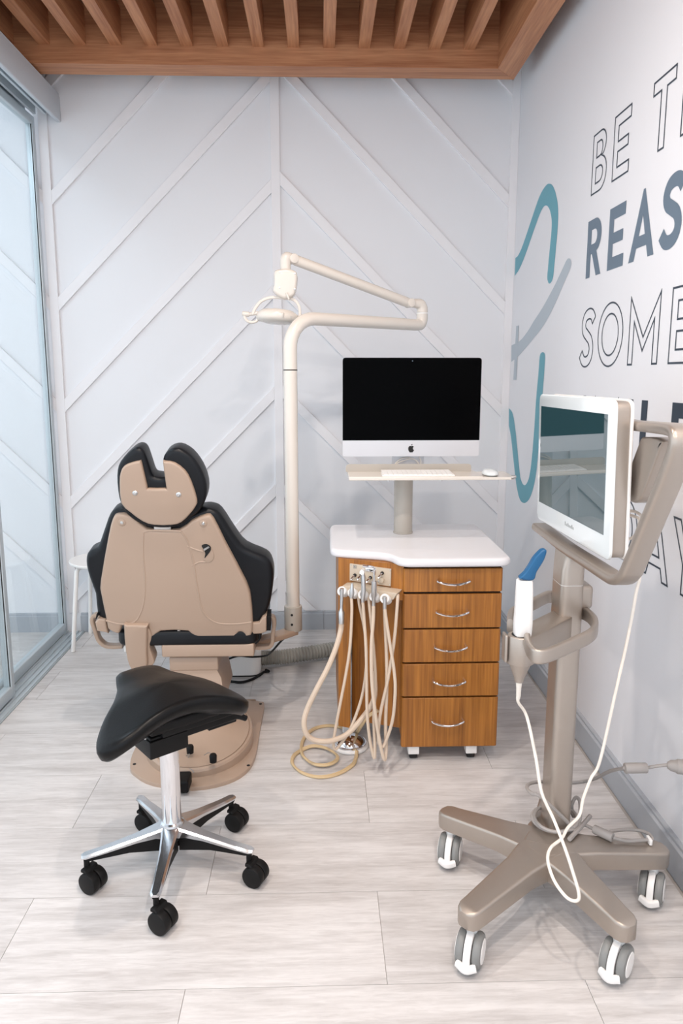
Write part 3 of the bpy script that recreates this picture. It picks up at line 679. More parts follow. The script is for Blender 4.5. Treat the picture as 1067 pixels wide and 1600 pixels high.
# ================================================================== mobile drawer cart
ZT = .757
cart = thing('drawer_cart', (.34, 2.7, 0), 'wooden five-drawer dental cart with white shaped top and instrument holders', 'cart')
X0, X1c, Y0c, YBk = .283, .628, 2.42, 2.95
A0, A1 = V((.062, 2.530, 0)), V((.283, 2.432, 0)); AU = (A1 - A0).normalized(); AN = V((AU.y, -AU.x, 0))     # angled apron, AN faces the room
if AN.y > 0: AN = -AN
zb, zt2 = .088, .728
body = MB().box((X0 + .004, Y0c + .022, .075), (X1c - .004, YBk, zt2))
body.slab([(A0.x, A0.y), (A1.x + .002, A1.y), (A1.x + .002, YBk), (A0.x, YBk)], V((0, 0, .60)), V((1, 0, 0)), V((0, 1, 0)), V((0, 0, 1)), 0, zt2 - .60)
q0 = A0 + AU * .048
body.slab([(A0.x, A0.y), (q0.x, q0.y), (q0.x, q0.y + .12), (A0.x, YBk)], V((0, 0, zb)), V((1, 0, 0)), V((0, 1, 0)), V((0, 0, 1)), 0, .60 - zb)
r0 = q0 - AN * .07; r1 = A1 - AN * .07
body.slab([(r0.x - .02, r0.y), (r1.x + .01, r1.y), (r1.x + .01, r1.y + .03), (r0.x - .02, r0.y + .03)], V((0, 0, zb)), V((1, 0, 0)), V((0, 1, 0)), V((0, 0, 1)), 0, .60 - zb)
obj('body', body, M['cart'], cart)
zs_ = [.726, .630, .500, .374, .247, .058]
zt3 = [.716, .625, .4965, .3705, .2435]
for k in range(5):
    zu, zl = zt3[k], zs_[k + 1] + .0035 if k < 4 else zs_[5]
    dp = [(X0, zl), (X1c, zl), (X1c, zu), (X0, zu)]
    pr = rounded([(X0, Y0c), (X1c, Y0c), (X1c, Y0c + .022), (X0, Y0c + .022)], [.010, .010, 0, 0], 4)
    dr = obj('drawer', MB().slab(pr, V((0, 0, zl)), V((1, 0, 0)), V((0, 1, 0)), V((0, 0, 1)), 0, zu - zl, .0015, .0015, 1), M['cart'], cart)
    hz = (zu + zl) / 2 + (.002 if k < 4 else .012); hx = .4545 - .002 * k
    obj('handle', MB().tube([V((hx - .054, Y0c + .002, hz)), V((hx - .055, Y0c - .018, hz - .001)), V((hx - .030, Y0c - .026, hz - .008)), V((hx, Y0c - .028, hz - .011)), V((hx + .030, Y0c - .026, hz - .008)), V((hx + .055, Y0c - .018, hz - .001)), V((hx + .054, Y0c + .002, hz))], .0042, 10, 5), M['chrome'], dr)
obj('shadow_gap', MB().box((X0 + .004, Y0c + .016, .068), (X1c - .004, Y0c + .0225, .726)), M['dark'], cart)
pl = [(p.x, p.y + .085) for p in [pz(a, b, ZT) for a, b in crop(500, 540, .3093, [(220, 1040), (310, 1048), (350, 1058), (380, 1075)])]]
pl = [(.036, 2.80), (.034, 2.60), (.042, 2.555), (.075, 2.532), (.14, 2.510), (.205, 2.490), (.240, 2.465), (.262, 2.418), (.290, 2.398), (.33, 2.394), (.45, 2.394), (.58, 2.394), (.625, 2.398), (.648, 2.418), (.653, 2.46), (.653, 2.70), (.653, 2.93), (.640, 2.985), (.60, 2.992), (.35, 2.992), (.10, 2.992), (.050, 2.985), (.037, 2.93)]
pl = [(p.x, p.y) for p in catmull([(x, y, 0) for x, y in pl], 3, True)]
obj('countertop', MB().slab(pl, V((0, 0, ZT - .030)), V((1, 0, 0)), V((0, 1, 0)), V((0, 0, 1)), 0, .030, .010, .012, 4), M['solid'], cart, angle=50)
for x, y in ((.331, 2.452), (.540, 2.452), (.331, 2.90), (.540, 2.90), (.10, 2.62), (.10, 2.90)):
    ca = obj('caster', MB().box((x - .020, y - .02, .022), (x + .020, y + .022, .056), .004), M['white'], cart)
    obj('wheel', MB().cyl((x - .014, y + .004, .022), (x + .014, y + .004, .022), .022, 18, .003), M['dark'], ca)
    obj('stem', MB().cyl((x, y + .01, .05), (x, y + .01, .09), .010, 10), M['steel'], ca)
# control panel on the apron
def ap(px, py, off=0.0): return ppl(px, py, A0 + AN * off, AN)
CP = (510, 850, 150 / 1067)
corn = [ap(*c) for c in crop(*CP, [(265, 213), (723, 275), (718, 468), (262, 402)])]
def aloc(p): d = p - A0; return (d.dot(AU), p.z)
def aslab(mb, pts, d0, d1, r=.0015): return mb.slab([aloc(p) for p in pts], A0, AU, V((0, 0, 1)), AN, d0, d1, 0, r, 2)
cpn = obj('control_panel', aslab(MB(), corn, 0, .006), M['panelp'], cart)
def acyl(a, b, r, L, m, name='toggle'):
    p = ap(*crop(*CP, [(a, b)])[0], .006); obj(name, MB().cyl(p, p + AN * L, r, 14, .001), M[m], cpn); return p
for a, b in [(275, 230), (707, 290), (702, 452), (275, 388)]: acyl(a, b, .0022, .0012, 'steel', 'screw')
for a, b in [(318, 345), (388, 345), (490, 372), (622, 322)]:
    p = acyl(a, b, .006, .006, 'dark', 'toggle_boot')
    obj('toggle', MB().tube([p + AN * .005, p + AN * .014 + V((-.004, 0, -.006)), p + AN * .020 + V((-.008, 0, -.014))], [.003, .004, .0035], 10), M['chrome'], cpn)
acyl(618, 400, .009, .010, 'panelp', 'dial'); acyl(594, 412, .005, .008, 'steel', 'dial')
obj('gauge_window', aslab(MB(), [ap(*c, .006) for c in crop(*CP, [(435, 258), (552, 272), (552, 316), (435, 300)])], .006, .009), M['chrome'], cpn)
sq = [ap(*c, .006) for c in crop(*CP, [(302, 235), (333, 239), (332, 270), (301, 266)])]
obj('panel_mark', MB().tube([p + AN * .0007 for p in sq], .0006, 5, closed=True).tube([sq[0].lerp(sq[2], .3) + AN * .001, sq[0].lerp(sq[2], .7) + AN * .001], .0016, 5), M['slate'], cpn)
# holder bar
def hb_(px, py, off=.055): return ap(*crop(*CP, [(px, py)])[0], off)
bar = obj('holder_bar', aslab(MB(), [hb_(170, 470, .05), hb_(260, 462, .05), hb_(790, 548, .05), hb_(740, 625, .05), hb_(200, 560, .05)], 0, .05, .004), M['panelp'], cart)
HOLD = [(185, 530), (300, 548), (415, 568), (540, 590), (660, 612)]
for a, b in HOLD:
    c = hb_(a, b, .055); up = (V((0, 0, .45)) + AN).normalized()
    obj('holder_cup', MB().lathe([(.017, -.020), (.0175, .012), (.016, .016), (.0095, .016), (.009, .004), (.0001, .004)], c, up, 18), M['white'], bar)

# ------------------------------------------------------------------ handpieces with their hoses
HO8 = (430, 850, 380 / 1067)
def h8(L, ys):
    pts = crop(*HO8, L); n = len(pts); out = []
    for i, (a, b) in enumerate(pts):
        f = i / (n - 1) * (len(ys) - 1); k = min(int(f), len(ys) - 2); out.append(py_(a, b, ys[k] + (ys[k + 1] - ys[k]) * (f - k)))
    for p in out: p.z = max(p.z, .012)
    return out
def handpiece(label, hp_pts, hp_r, y, hose, ys, r, m='steel', extra=None):
    pts = [py_(a, b, y) for a, b in crop(*HO8, hp_pts)]
    t = thing('dental_handpiece', pts[-1], label, 'handpiece', 'handpieces hanging on the cart')
    hpb = obj('handpiece_body', MB().tube(pts, hp_r, 14), M[m], t)
    obj('hose', MB().tube([pts[-1] + (pts[-2] - pts[-1]) * .05] + h8(hose, ys), r, 10, 6), M['hose'], t)
    if extra: extra(t, hpb, pts)
    return t
YH = 2.37
handpiece('thick suction tip with a wide beige hose, hanging at the outer end of the holder', [(293, 195), (292, 215), (290, 280), (290, 290), (290, 298), (290, 348)], [.007, .007, .0055, .007, .011, .0105], 2.42,
          [(287, 380), (268, 450), (232, 540), (180, 640), (142, 720), (126, 780), (135, 830), (165, 858), (215, 866), (265, 858), (320, 830), (380, 765), (425, 700), (438, 640), (430, 560)], [2.42, 2.36, 2.33, 2.34, 2.40, 2.50], .0095)
handpiece('short air and water syringe with a thin beige hose, beside the suction tip', [(338, 172), (337, 190), (336, 215), (334, 236)], [.004, .006, .009, .007], 2.41,
          [(336, 300), (328, 450), (310, 570), (285, 700), (266, 800), (255, 870), (262, 900), (285, 880), (330, 810), (380, 670), (400, 520), (392, 380), (368, 262), (366, 222)], [2.40, 2.36, 2.36, 2.42, 2.45], .0052)
def e3(t, h, p): obj('swivel_head', MB().cyl(p[0] + V((-.004, -.012, 0)), p[0] + V((.002, .014, 0)), .0085, 14, .002), M['white'], h)
handpiece('grey polymer drill handpiece with a pale round head, in the middle cup', [(384, 122), (386, 145), (388, 200), (384, 240), (384, 255)], [.006, .008, .0092, .0075, .006], 2.40,
          [(390, 330), (398, 450), (401, 600), (403, 740), (415, 860), (434, 940), (437, 880), (432, 760), (440, 600), (428, 420), (412, 262), (410, 228)], [2.40, 2.35, 2.33, 2.38, 2.44], .0055, 'steel', e3)
def e4(t, h, p): obj('angled_neck', MB().tube([p[0], p[0] + V((0, 0, .020)), p[0] + V((-.010, -.004, .028)), p[0] + V((-.040, -.006, .032))], [.004, .004, .005, .0055], 10, 3), M['chrome'], h)
handpiece('chrome right-angle handpiece with a thick grip, second cup from the drawers', [(434, 135), (434, 160), (434, 163), (434, 225), (432, 232), (431, 270)], [.004, .004, .010, .0105, .007, .0065], 2.385,
          [(430, 330), (422, 450), (424, 600), (436, 720), (455, 850), (478, 945), (486, 900), (484, 780), (490, 560), (480, 290), (478, 240)], [2.38, 2.33, 2.31, 2.36, 2.43], .0062, 'steel', e4)
handpiece('empty hose connector with crossing beige hoses, cup nearest the drawers', [(481, 232), (481, 262), (481, 285)], [.006, .0065, .0055], 2.375,
          [(488, 340), (505, 450), (522, 560), (526, 650), (515, 770), (485, 865), (468, 890), (452, 850), (462, 740), (495, 590), (522, 420), (536, 255), (538, 222)], [2.37, 2.33, 2.32, 2.36, 2.40], .0056)

# ------------------------------------------------------------------ foot control
fc = pz(547, 1166, .0); 
foot = thing('foot_control', fc, 'round chrome foot control on the floor below the hanging hoses', 'foot pedal')
obj('base_ring', MB().lathe([(.060, 0), (.068, .003), (.068, .009), (.060, .014)], fc, n=36), M['white'], foot)
obj('dome', MB().lathe([(.058, .010), (.058, .018), (.050, .030), (.030, .042), (.012, .046), (.0001, .046)], fc, n=36), M['chrome'], foot, angle=50)
obj('rim', MB().lathe([(.0605, .012), (.0605, .020), (.056, .021)], fc, n=36), M['chrome'], foot)
tubing = [pz(*c, .005) for c in crop(*HO8, [(352, 905), (352, 935), (335, 970), (270, 1008), (190, 1022), (115, 1003), (74, 965), (78, 930), (115, 903), (165, 893), (225, 905), (268, 935), (262, 960), (220, 977), (165, 972), (122, 940), (112, 895), (125, 850), (165, 812), (225, 797), (290, 805), (345, 832)])]
tubing[0] = fc + V((.020, -.055, .012))
for i in range(9, 16): tubing[i].z = .012
tubing += [py_(*c, 2.50) for c in crop(*HO8, [(372, 800), (395, 765), (425, 742), (450, 730)])]
obj('tubing', MB().tube([p + V((.0, .003, 0)) for p in tubing], .0045, 8, 6).tube([p + V((.004, -.004, 0)) for p in tubing], .0045, 8, 6), M['hosey'], foot)

# ================================================================== monitor arm, tray, computer
ZTR = 1.008
tray = thing('keyboard_tray', (.325, 2.8, ZT), 'cream metal keyboard tray on a round post above the cart top', 'tray')
yf = pz(600, 745, ZTR).y; yl = pz(600, 737, ZTR).y
xa, xb, xc = py_(545, 745, yf).x, py_(755, 745, yf).x, py_(800, 745, yf).x
obj('post', MB().cyl((.325, 2.82, ZT), (.325, 2.82, ZTR - .018), .0365, 32), M['greige'], tray)
obj('post_foot', MB().cyl((.325, 2.82, ZT), (.325, 2.82, ZT + .006), .039, 32, .002), M['greige'], tray)
obj('shelf', MB().box((xa, yf, ZTR - .014), (xb, yl + .16, ZTR), .003), M['cream'], tray)
obj('lip', MB().slab(rounded([(xa - .006, ZTR), (py_(736, 737, yl).x, ZTR), (py_(736, 737, yl).x, ZTR + .029), (xa - .006, ZTR + .029)], [0, 0, .015, .015], 5), V((0, yl, 0)), V((1, 0, 0)), V((0, 0, 1)), V((0, 1, 0)), 0, .004), M['greige'], tray)
obj('mouse_shelf', MB().slab(rounded([(xb - .004, yf), (xc, yf), (xc + .012, yf + .01), (py_(790, 737, yl).x, yl + .02), (xb - .004, yl + .02)], .004, 3), V((0, 0, ZTR - .013)), V((1, 0, 0)), V((0, 1, 0)), V((0, 0, 1)), 0, .010, .001, .001, 1), M['cream'], tray)
obj('side_clip', MB().cyl((xc - .004, yf - .002, ZTR - .004), (xc + .014, yf - .002, ZTR - .001), .0055, 10, .001), M['steel'], tray)
for a in (607, 689): p = py_(a, 750, yf + .03); obj('bolt', MB().cyl((p.x, yf + .03, ZTR - .021), (p.x, yf + .03, ZTR - .013), .005, 10), M['steel'], tray)
# all-in-one computer
YM = 2.80
mx0, mx1, mz0, mz1, mzs = .0855, .6135, 1.0625, 1.437, 1.1245
mon = thing('desktop_computer', (.35, YM + .05, ZTR), 'silver all-in-one computer with a black screen above the tray', 'computer')
rp = rounded([(mx0, mz0), (mx1, mz0), (mx1, mz1), (mx0, mz1)], .012, 5)
mk = lambda k: [(V(p) - V(((mx0 + mx1) / 2, (mz0 + mz1) / 2))) * k + V(((mx0 + mx1) / 2, (mz0 + mz1) / 2)) for p in rp]
obj('casing', MB().loft([[V((p[0], YM + .0035, p[1])) for p in mk(1)], [V((p[0], YM + .008, p[1])) for p in mk(1)], [V((p[0], YM + .018, p[1])) for p in mk(.93)], [V((p[0], YM + .034, p[1])) for p in mk(.6)], [V((p[0], YM + .040, p[1])) for p in mk(.3)]]), M['imac'], mon, angle=50)
obj('chin', MB().slab(rounded([(mx0, mz0), (mx1, mz0), (mx1, mzs), (mx0, mzs)], [.010, .010, 0, 0], 5), V((0, YM, 0)), V((1, 0, 0)), V((0, 0, 1)), V((0, 1, 0)), 0, .004), M['imac'], mon)
scn = obj('screen', MB().slab(rounded([(mx0, mzs), (mx1, mzs), (mx1, mz1), (mx0, mz1)], [0, 0, .012, .012], 5), V((0, YM - .0008, 0)), V((1, 0, 0)), V((0, 0, 1)), V((0, 1, 0)), 0, .0048), M['black_screen'], mon)
obj('webcam', MB().lathe([(.002, 0), (.002, .0005), (.0001, .0006)], V((.350, YM - .0008, mz1 - .012)), (0, -1, 0), 12), M['slate'], scn)
def fruit_logo(c, s, ux, uy, n, m, parent):
    bodyp = [(0, .62), (.22, .72), (.48, .66), (.62, .50), (.48, .30), (.44, .05), (.52, -.18), (.70, -.32), (.56, -.62), (.36, -.88), (.16, -.92), (0, -.86), (-.16, -.92), (-.38, -.86), (-.58, -.58), (-.72, -.18), (-.70, .28), (-.50, .62), (-.22, .72)]
    leaf = [(.0, .80), (.06, 1.05), (.28, 1.22), (.26, 1.0), (.14, .86)]
    mb = MB().slab([(p.x, p.y) for p in catmull([(x * s, y * s, 0) for x, y in bodyp], 3, True)], c, ux, uy, n, 0, .0006)
    mb.slab([(p.x, p.y) for p in catmull([(x * s, y * s, 0) for x, y in leaf], 3, True)], c, ux, uy, n, 0, .0006)
    return obj('logo', mb, m, parent)
fruit_logo(V((.350, YM - .0002, 1.092)), .0155, V((1, 0, 0)), V((0, 0, 1)), V((0, -1, 0)), M['dark'], mon)
obj('stand', MB().loft([[V((x, y, z)) for x, y in ((.280, yy), (.405, yy), (.405, yy + .012), (.280, yy + .012))] for z, yy in ((ZTR, YM + .030), (1.10, YM + .034), (1.20, YM + .030))]), M['imac'], mon)
obj('stand_foot', MB().box((.275, YM - .06, ZTR), (.410, YM + .09, ZTR + .005), .002), M['imac'], mon)
cbp = [py_(a, b, YM + .02) for a, b in crop(520, 690, .281, [(480, 85), (490, 110), (480, 140), (440, 148), (400, 140), (395, 130), (430, 140), (460, 150), (475, 120), (440, 95), (380, 110), (345, 125), (380, 95), (430, 88)])]
obj('cable', MB().tube(cbp, .0018, 6, 5), M['wcable'], mon)
# keyboard and mouse
kx0, kx1 = py_(597, 742, yf + .02).x, py_(710, 742, yf + .02).x; ky0, ky1 = yf + .012, yf + .012 + .114
ky1 = min(ky1, yl - .006)
kb = thing('keyboard', ((kx0 + kx1) / 2, (ky0 + ky1) / 2, ZTR), 'slim white keyboard lying on the cream tray', 'keyboard')
obj('body', MB().loft([[V((kx0, ky0, ZTR)), V((kx1, ky0, ZTR)), V((kx1 - .004, ky1, ZTR)), V((kx0 + .004, ky1, ZTR))], [V((kx0, ky0, ZTR + .004)), V((kx1, ky0, ZTR + .004)), V((kx1 - .004, ky1, ZTR + .010)), V((kx0 + .004, ky1, ZTR + .010))]]), M['white'], kb)
keys = MB(); nr, nc = 6, 14
for r in range(nr):
    for c in range(nc):
        a0 = kx0 + .006 + (kx1 - kx0 - .012) * c / nc; a1 = a0 + (kx1 - kx0 - .012) / nc - .002
        b0 = ky0 + .005 + (ky1 - ky0 - .010) * r / nr; b1 = b0 + (ky1 - ky0 - .010) / nr - .002
        zz = ZTR + .004 + .006 * (b0 - ky0) / (ky1 - ky0); keys.box((a0, b0, zz), (a1, b1, zz + .0022))
obj('keys', keys, M['white'], kb, kind='stuff')
mp = py_(766, 741, yf + .05); mc = V((mp.x, yf + .055, ZTR - .003))
mo = thing('computer_mouse', mc, 'glossy white computer mouse on the side shelf of the tray', 'mouse')
def ellr(rx, ry, z, n=28): return [mc + V((rx * math.cos(2 * PI * j / n), ry * math.sin(2 * PI * j / n), z)) for j in range(n)]
obj('shell', MB().loft([ellr(.028, .053, .004), ellr(.0295, .056, .008), ellr(.028, .053, .013), ellr(.022, .043, .019), ellr(.012, .025, .0225), ellr(.001, .002, .0235)]), M['bezel'], mo, angle=60)
obj('underside', MB().loft([ellr(.024, .050, .0), ellr(.027, .052, .004)]), M['grey'], mo)

# ================================================================== intraoral scanner on its wheeled stand
SO = V((.588, 1.72, 0)); PC = V((.637, 1.804, 0))
scan = thing('scanner_cart', SO, 'champagne metal scanner stand on five wheels with a white touch display', 'medical scanner')
tips = [pz(692, 1262, .15), pz(727, 1420, .15), pz(985, 1440, .15), pz(1040, 1322, .15), V((.70, 2.02, .15))]
def scaster(parent, tip, d, sw):
    """white twin-wheel caster under an arm tip"""
    ax = V((-sw.y, sw.x, 0)); c = V((tip.x, tip.y, 0)) + sw * .012 + V((0, 0, .041))
    cs = obj('caster', MB().cyl(V((tip.x, tip.y, .074)), V((tip.x, tip.y, .100)), .014, 14, .002).sweep([V((tip.x, tip.y, .086)) - sw * .006, c + V((0, 0, .034)) + sw * .020, c + sw * .038 + V((0, 0, .012)), c + sw * .042 - V((0, 0, .018))], ax, .017, .009, .003, 3), M['white'], parent)
    obj('brake_pedal', MB().sweep([c + sw * .040 - V((0, 0, .014)) - ax * .022, c + sw * .050 - V((0, 0, .018)), c + sw * .040 - V((0, 0, .014)) + ax * .022], V((0, 0, 1)), .018, .013, .005, 4), M['white'], cs)
    for s_ in (-1, 1):
        w = obj('wheel', MB().lathe([(.030, 0), (.038, .003), (.041, .008), (.041, .014), (.037, .020), (.030, .022)], c + ax * s_ * .008, ax * s_, 28), M['grey'], cs)
        obj('wheel_cap', MB().lathe([(.029, .0215), (.027, .0235), (.0001, .0245)], c + ax * s_ * .008, ax * s_, 24), M['white'], w)
arms = []
for k, tp0 in enumerate(tips):
    d = V((tp0.x - SO.x, tp0.y - SO.y, 0)); Ln = d.length; d.normalize(); t = V((-d.y, d.x, 0))
    def s4(r, w, zt, zb, e=.008):
        c = SO + d * r; pr = rounded([(-w, zb), (w, zb), (w, zt), (-w, zt)], [.002, .002, e, e], 4)
        return [c + t * p.x + V((0, 0, p.y)) for p in pr]
    a = obj('base_arm', MB().loft([s4(-.01, .060, .165, .105), s4(.06, .050, .164, .108), s4(.12, .040, .160, .110), s4(Ln - .04, .030, .150, .102), s4(Ln - .016, .029, .149, .102), s4(Ln - .003, .024, .147, .102), s4(Ln + .006, .013, .143, .104)]), M['champ'], scan, angle=45)
    sw = (V((-.35, -.94, 0)), V((-.42, -.91, 0)), V((-.66, -.75, 0)), V((-.52, -.85, 0)), V((.4, -.9, 0)))[k].normalized()
    scaster(a, SO + d * (Ln - .028), d, sw)
obj('base_hub', MB().lathe([(.075, .104), (.080, .112), (.080, .152), (.070, .162), (.0001, .1635)], SO, n=36).lathe([(.06, .104), (.066, .112), (.066, .152), (.056, .162), (.0001, .1632)], (PC + SO) / 2 + V((.01, .02, 0)), n=32), M['champ'], scan)
# pole: flat oval extrusion
pole_p = rounded([(-.030, -.042), (.030, -.042), (.030, .042), (-.030, .042)], .016, 5)
zp1 = .845
obj('pole', MB().slab(pole_p, PC + V((0, 0, .15)), V((1, 0, 0)), V((0, 1, 0)), V((0, 0, 1)), 0, zp1 - .15), M['champ'], scan, angle=50)
# neck and display frame, all in the plane behind the display
XH = .640
def hx_(a, b, x=XH): return px_(a, b, x)
obj('neck', MB().loft([[PC + V((p.x, p.y, z)) + V((.010 * f, .02 * f, 0)) for p in [V((q.x * (1 - .15 * f), q.y * (1 + .35 * f))) for q in pole_p]] for z, f in ((zp1 + .002, 0), (.885, .1), (.908, .5), (.922, .9))]), M['champ'], scan, angle=50)
obj('neck_seam', MB().slab(inset(pole_p, .001), PC + V((0, 0, zp1)), V((1, 0, 0)), V((0, 1, 0)), V((0, 0, 1)), -.001, .003), M['white'], scan)
loop = [hx_(*c) for c in crop(770, 600, 297 / 1067, [(262, 800), (330, 850), (420, 920), (560, 1010), (660, 1075), (715, 1100), (765, 1070), (800, 1000), (900, 760), (1000, 520), (1055, 370), (1065, 300)])]
loop += [hx_(*c, x) for c, x in zip(crop(960, 640, .1813, [(560, 185), (480, 165), (330, 150), (200, 138)]), (.645, .66, .69, .705))]
loop += [V((.705, 1.66, loop[-1].z)), V((.70, 1.80, loop[-1].z))]
loop_s = catmull(loop, 4)
obj('handle_loop', MB().sweep(loop_s, (1, 0, 0), .046, .022, .009), M['champ'], scan, angle=50)
# rear support block seen through the loop
rb = [hx_(*c, .70) for c in crop(960, 640, .1813, [(310, 235), (470, 265), (440, 350), (290, 740), (250, 790), (200, 800), (140, 740), (120, 700), (260, 300)])]
obj('rear_module', MB().slab([(p.y, p.z) for p in catmull(rb, 3, True)], V((.685, 0, 0)), V((0, 1, 0)), V((0, 0, 1)), V((1, 0, 0)), 0, .06, .006, .014), M['champ'], scan, angle=50)
obj('rear_plate', MB().box((.672, 1.60, 1.10), (.694, 1.99, 1.30), .008), M['champ'], scan)
obj('mount_block', MB().box((.668, 1.72, .95), (.690, 1.88, 1.25), .01), M['champ'], scan)
# display
DC = V((.627, 1.80, 1.142)); DW, DH = .502, .356
dyaw = math.radians(1.57); DR = V((math.sin(dyaw), -math.cos(dyaw), 0)); DN = V((-math.cos(dyaw), -math.sin(dyaw), 0)); DU = V((0, 0, 1)) + DN * .0227; DU.normalize()
dpoly = lambda w, h, r: rounded([(-w / 2, -h / 2), (w / 2, -h / 2), (w / 2, h / 2), (-w / 2, h / 2)], r, 6)
disp = obj('display_body', MB().slab(dpoly(DW - .008, DH - .008, .022), DC, DR, DU, DN, -.036, -.002, .004, .002), M['champ'], scan, angle=50)
obj('front_bezel', MB().slab(dpoly(DW, DH, .024), DC, DR, DU, DN, -.006, .001, .002, .003), M['bezel'], disp, angle=50)
obj('rear_rim', MB().slab(dpoly(DW, DH, .024), DC, DR, DU, DN, -.042, -.035, .003, .002), M['white'], disp, angle=50)
def dpt(a, b): p = ppl(*crop(770, 600, 297 / 1067, [(a, b)])[0], DC + DN * .0012, DN) - DC; return (p.dot(DR), p.dot(DU))
sp = [dpt(270, 125), dpt(643, 165), dpt(625, 860), dpt(264, 660)]
sx = [(sp[0][0] + sp[3][0]) / 2, (sp[1][0] + sp[2][0]) / 2]; sy = [(sp[3][1] + sp[2][1]) / 2, (sp[0][1] + sp[1][1]) / 2]
ts = obj('touch_screen', MB().slab([(sx[0], sy[0]), (sx[1], sy[0]), (sx[1], sy[1]), (sx[0], sy[1])], DC, DR, DU, DN, .0008, .0018), M['touch'], disp)
w0 = dpt(397, 770); w1 = dpt(447, 822)
def lpos(u, v): return (w0[0] + (w1[0] - w0[0]) * u, (w0[1] + w1[1]) / 2 + (v - .5) * .012)
mk2 = MB()
for k, (u, h) in enumerate([(.02, 1.0), (.18, .6), (.32, .9), (.46, .6), (.60, .6), (.74, 1.0), (.88, .6)]):
    a = lpos(u, .1); mk2.slab([(a[0], a[1]), (a[0] + .0035, a[1]), (a[0] + .0035, a[1] + .010 * h), (a[0], a[1] + .010 * h)], DC, DR, DU, DN, .001, .0016)
obj('lettering', mk2, M['grey'], disp)
# cradle, cup and carrying ring
ZR = .755
CR = (780, 890, 180 / 1067)
cupc = pz(*crop(*CR, [(200, 640)])[0], ZR)
cd = V((cupc.x - PC.x, cupc.y - PC.y, 0)); Lc = cd.length; cd.normalize(); ct = V((-cd.y, cd.x, 0))
crad = obj('cradle', MB().slab(rounded([(0, -.030), (Lc + .030, -.030), (Lc + .030, .030), (0, .030)], [0, .028, .028, 0], 6), PC + V((0, 0, ZR - .060)), cd, ct, V((0, 0, 1)), 0, .070, .002, .002, 2), M['champ'], scan, angle=50)
obj('cup', MB().lathe([(.010, -.108), (.012, -.098), (.021, -.074), (.0285, -.054), (.0295, -.045), (.0295, .006)], V((cupc.x, cupc.y, ZR)), n=28), M['champ'], crad, angle=50)
obj('cup_opening', MB().lathe([(.022, .0), (.022, .0108), (.0001, .011)], V((cupc.x, cupc.y, ZR)), n=24), M['dark'], crad)
obj('clip', MB().box((cupc.x - .040, cupc.y - .012, ZR - .055), (cupc.x - .033, cupc.y + .020, ZR + .012), .003), M['champ'], crad)
rg = [pz(*c, .765) for c in crop(*CR, [(705, 380), (760, 395), (830, 430), (880, 490), (885, 560), (830, 620), (700, 685), (540, 755), (420, 800), (340, 800), (290, 755), (262, 690), (258, 650)])]
obj('carry_handle', MB().sweep(rg, (0, 0, 1), .034, .014, .006, 4), M['champ'], scan, angle=50)
rg2 = [pz(*c, .775) for c in crop(*CR, [(520, 250), (440, 255), (330, 310), (200, 370), (125, 410), (100, 455), (98, 520)])]
obj('carry_handle', MB().sweep(rg2, (0, 0, 1), .034, .014, .006, 4), M['champ'], scan, angle=50)
obj('rear_boss', MB().box((PC.x - .005, PC.y - .02, .775), (PC.x + .062, PC.y + .045, .84), .012), M['champ'], scan)
# the wand
YW = cupc.y
wand = thing('scanner_wand', (cupc.x, YW, ZR), 'white scanner wand with a blue tip standing in the cradle', 'scanner wand')
wp = lambda a, b, y=None: py_(*crop(*CR, [(a, b)])[0], YW if y is None else y)
def wring(cx, z, hw, hd, dy=0.0): return [V((cx + p.x, YW + dy + p.y, z)) for p in rounded([(-hw, -hd), (hw, -hd), (hw, hd), (-hw, hd)], min(hw, hd) * .7, 4)]
def wsec(al, ar, b, dy=0.0, dep=1.0):
    L_, R_ = wp(al, b), wp(ar, b); return wring((L_.x + R_.x) / 2, L_.z, (R_.x - L_.x) / 2, (R_.x - L_.x) / 2 * dep, dy)
wb = obj('handle', MB().loft([wsec(150, 270, 640), wsec(135, 290, 590), wsec(140, 300, 480), wsec(150, 302, 350), wsec(158, 304, 200), wsec(165, 303, 105), wsec(172, 298, 95)]), M['white'], wand, angle=50)
g0 = wp(200, 198, YW - .0135); g1 = wp(268, 232, YW - .0135)
obj('button', MB().slab(rounded([(g0.x, g1.z), (g1.x, g1.z), (g1.x, g0.z), (g0.x, g0.z)], .0025, 4), V((0, YW - .0138, 0)), V((1, 0, 0)), V((0, 0, 1)), V((0, 1, 0)), 0, .003), M['grey'], wb)
bs = [py_(a, b, YW) for a, b in crop(770, 600, 297 / 1067, [(146, 1088), (175, 1055), (205, 1010), (225, 975), (262, 935), (285, 924), (296, 932), (290, 960), (275, 995), (240, 1050), (221, 1095)])]
obj('sleeve', MB().slab([(p.x, p.z) for p in catmull(bs, 3, True)], V((0, YW - .011, 0)), V((1, 0, 0)), V((0, 0, 1)), V((0, 1, 0)), 0, .022, .004, .004), M['blue'], wand, angle=50)
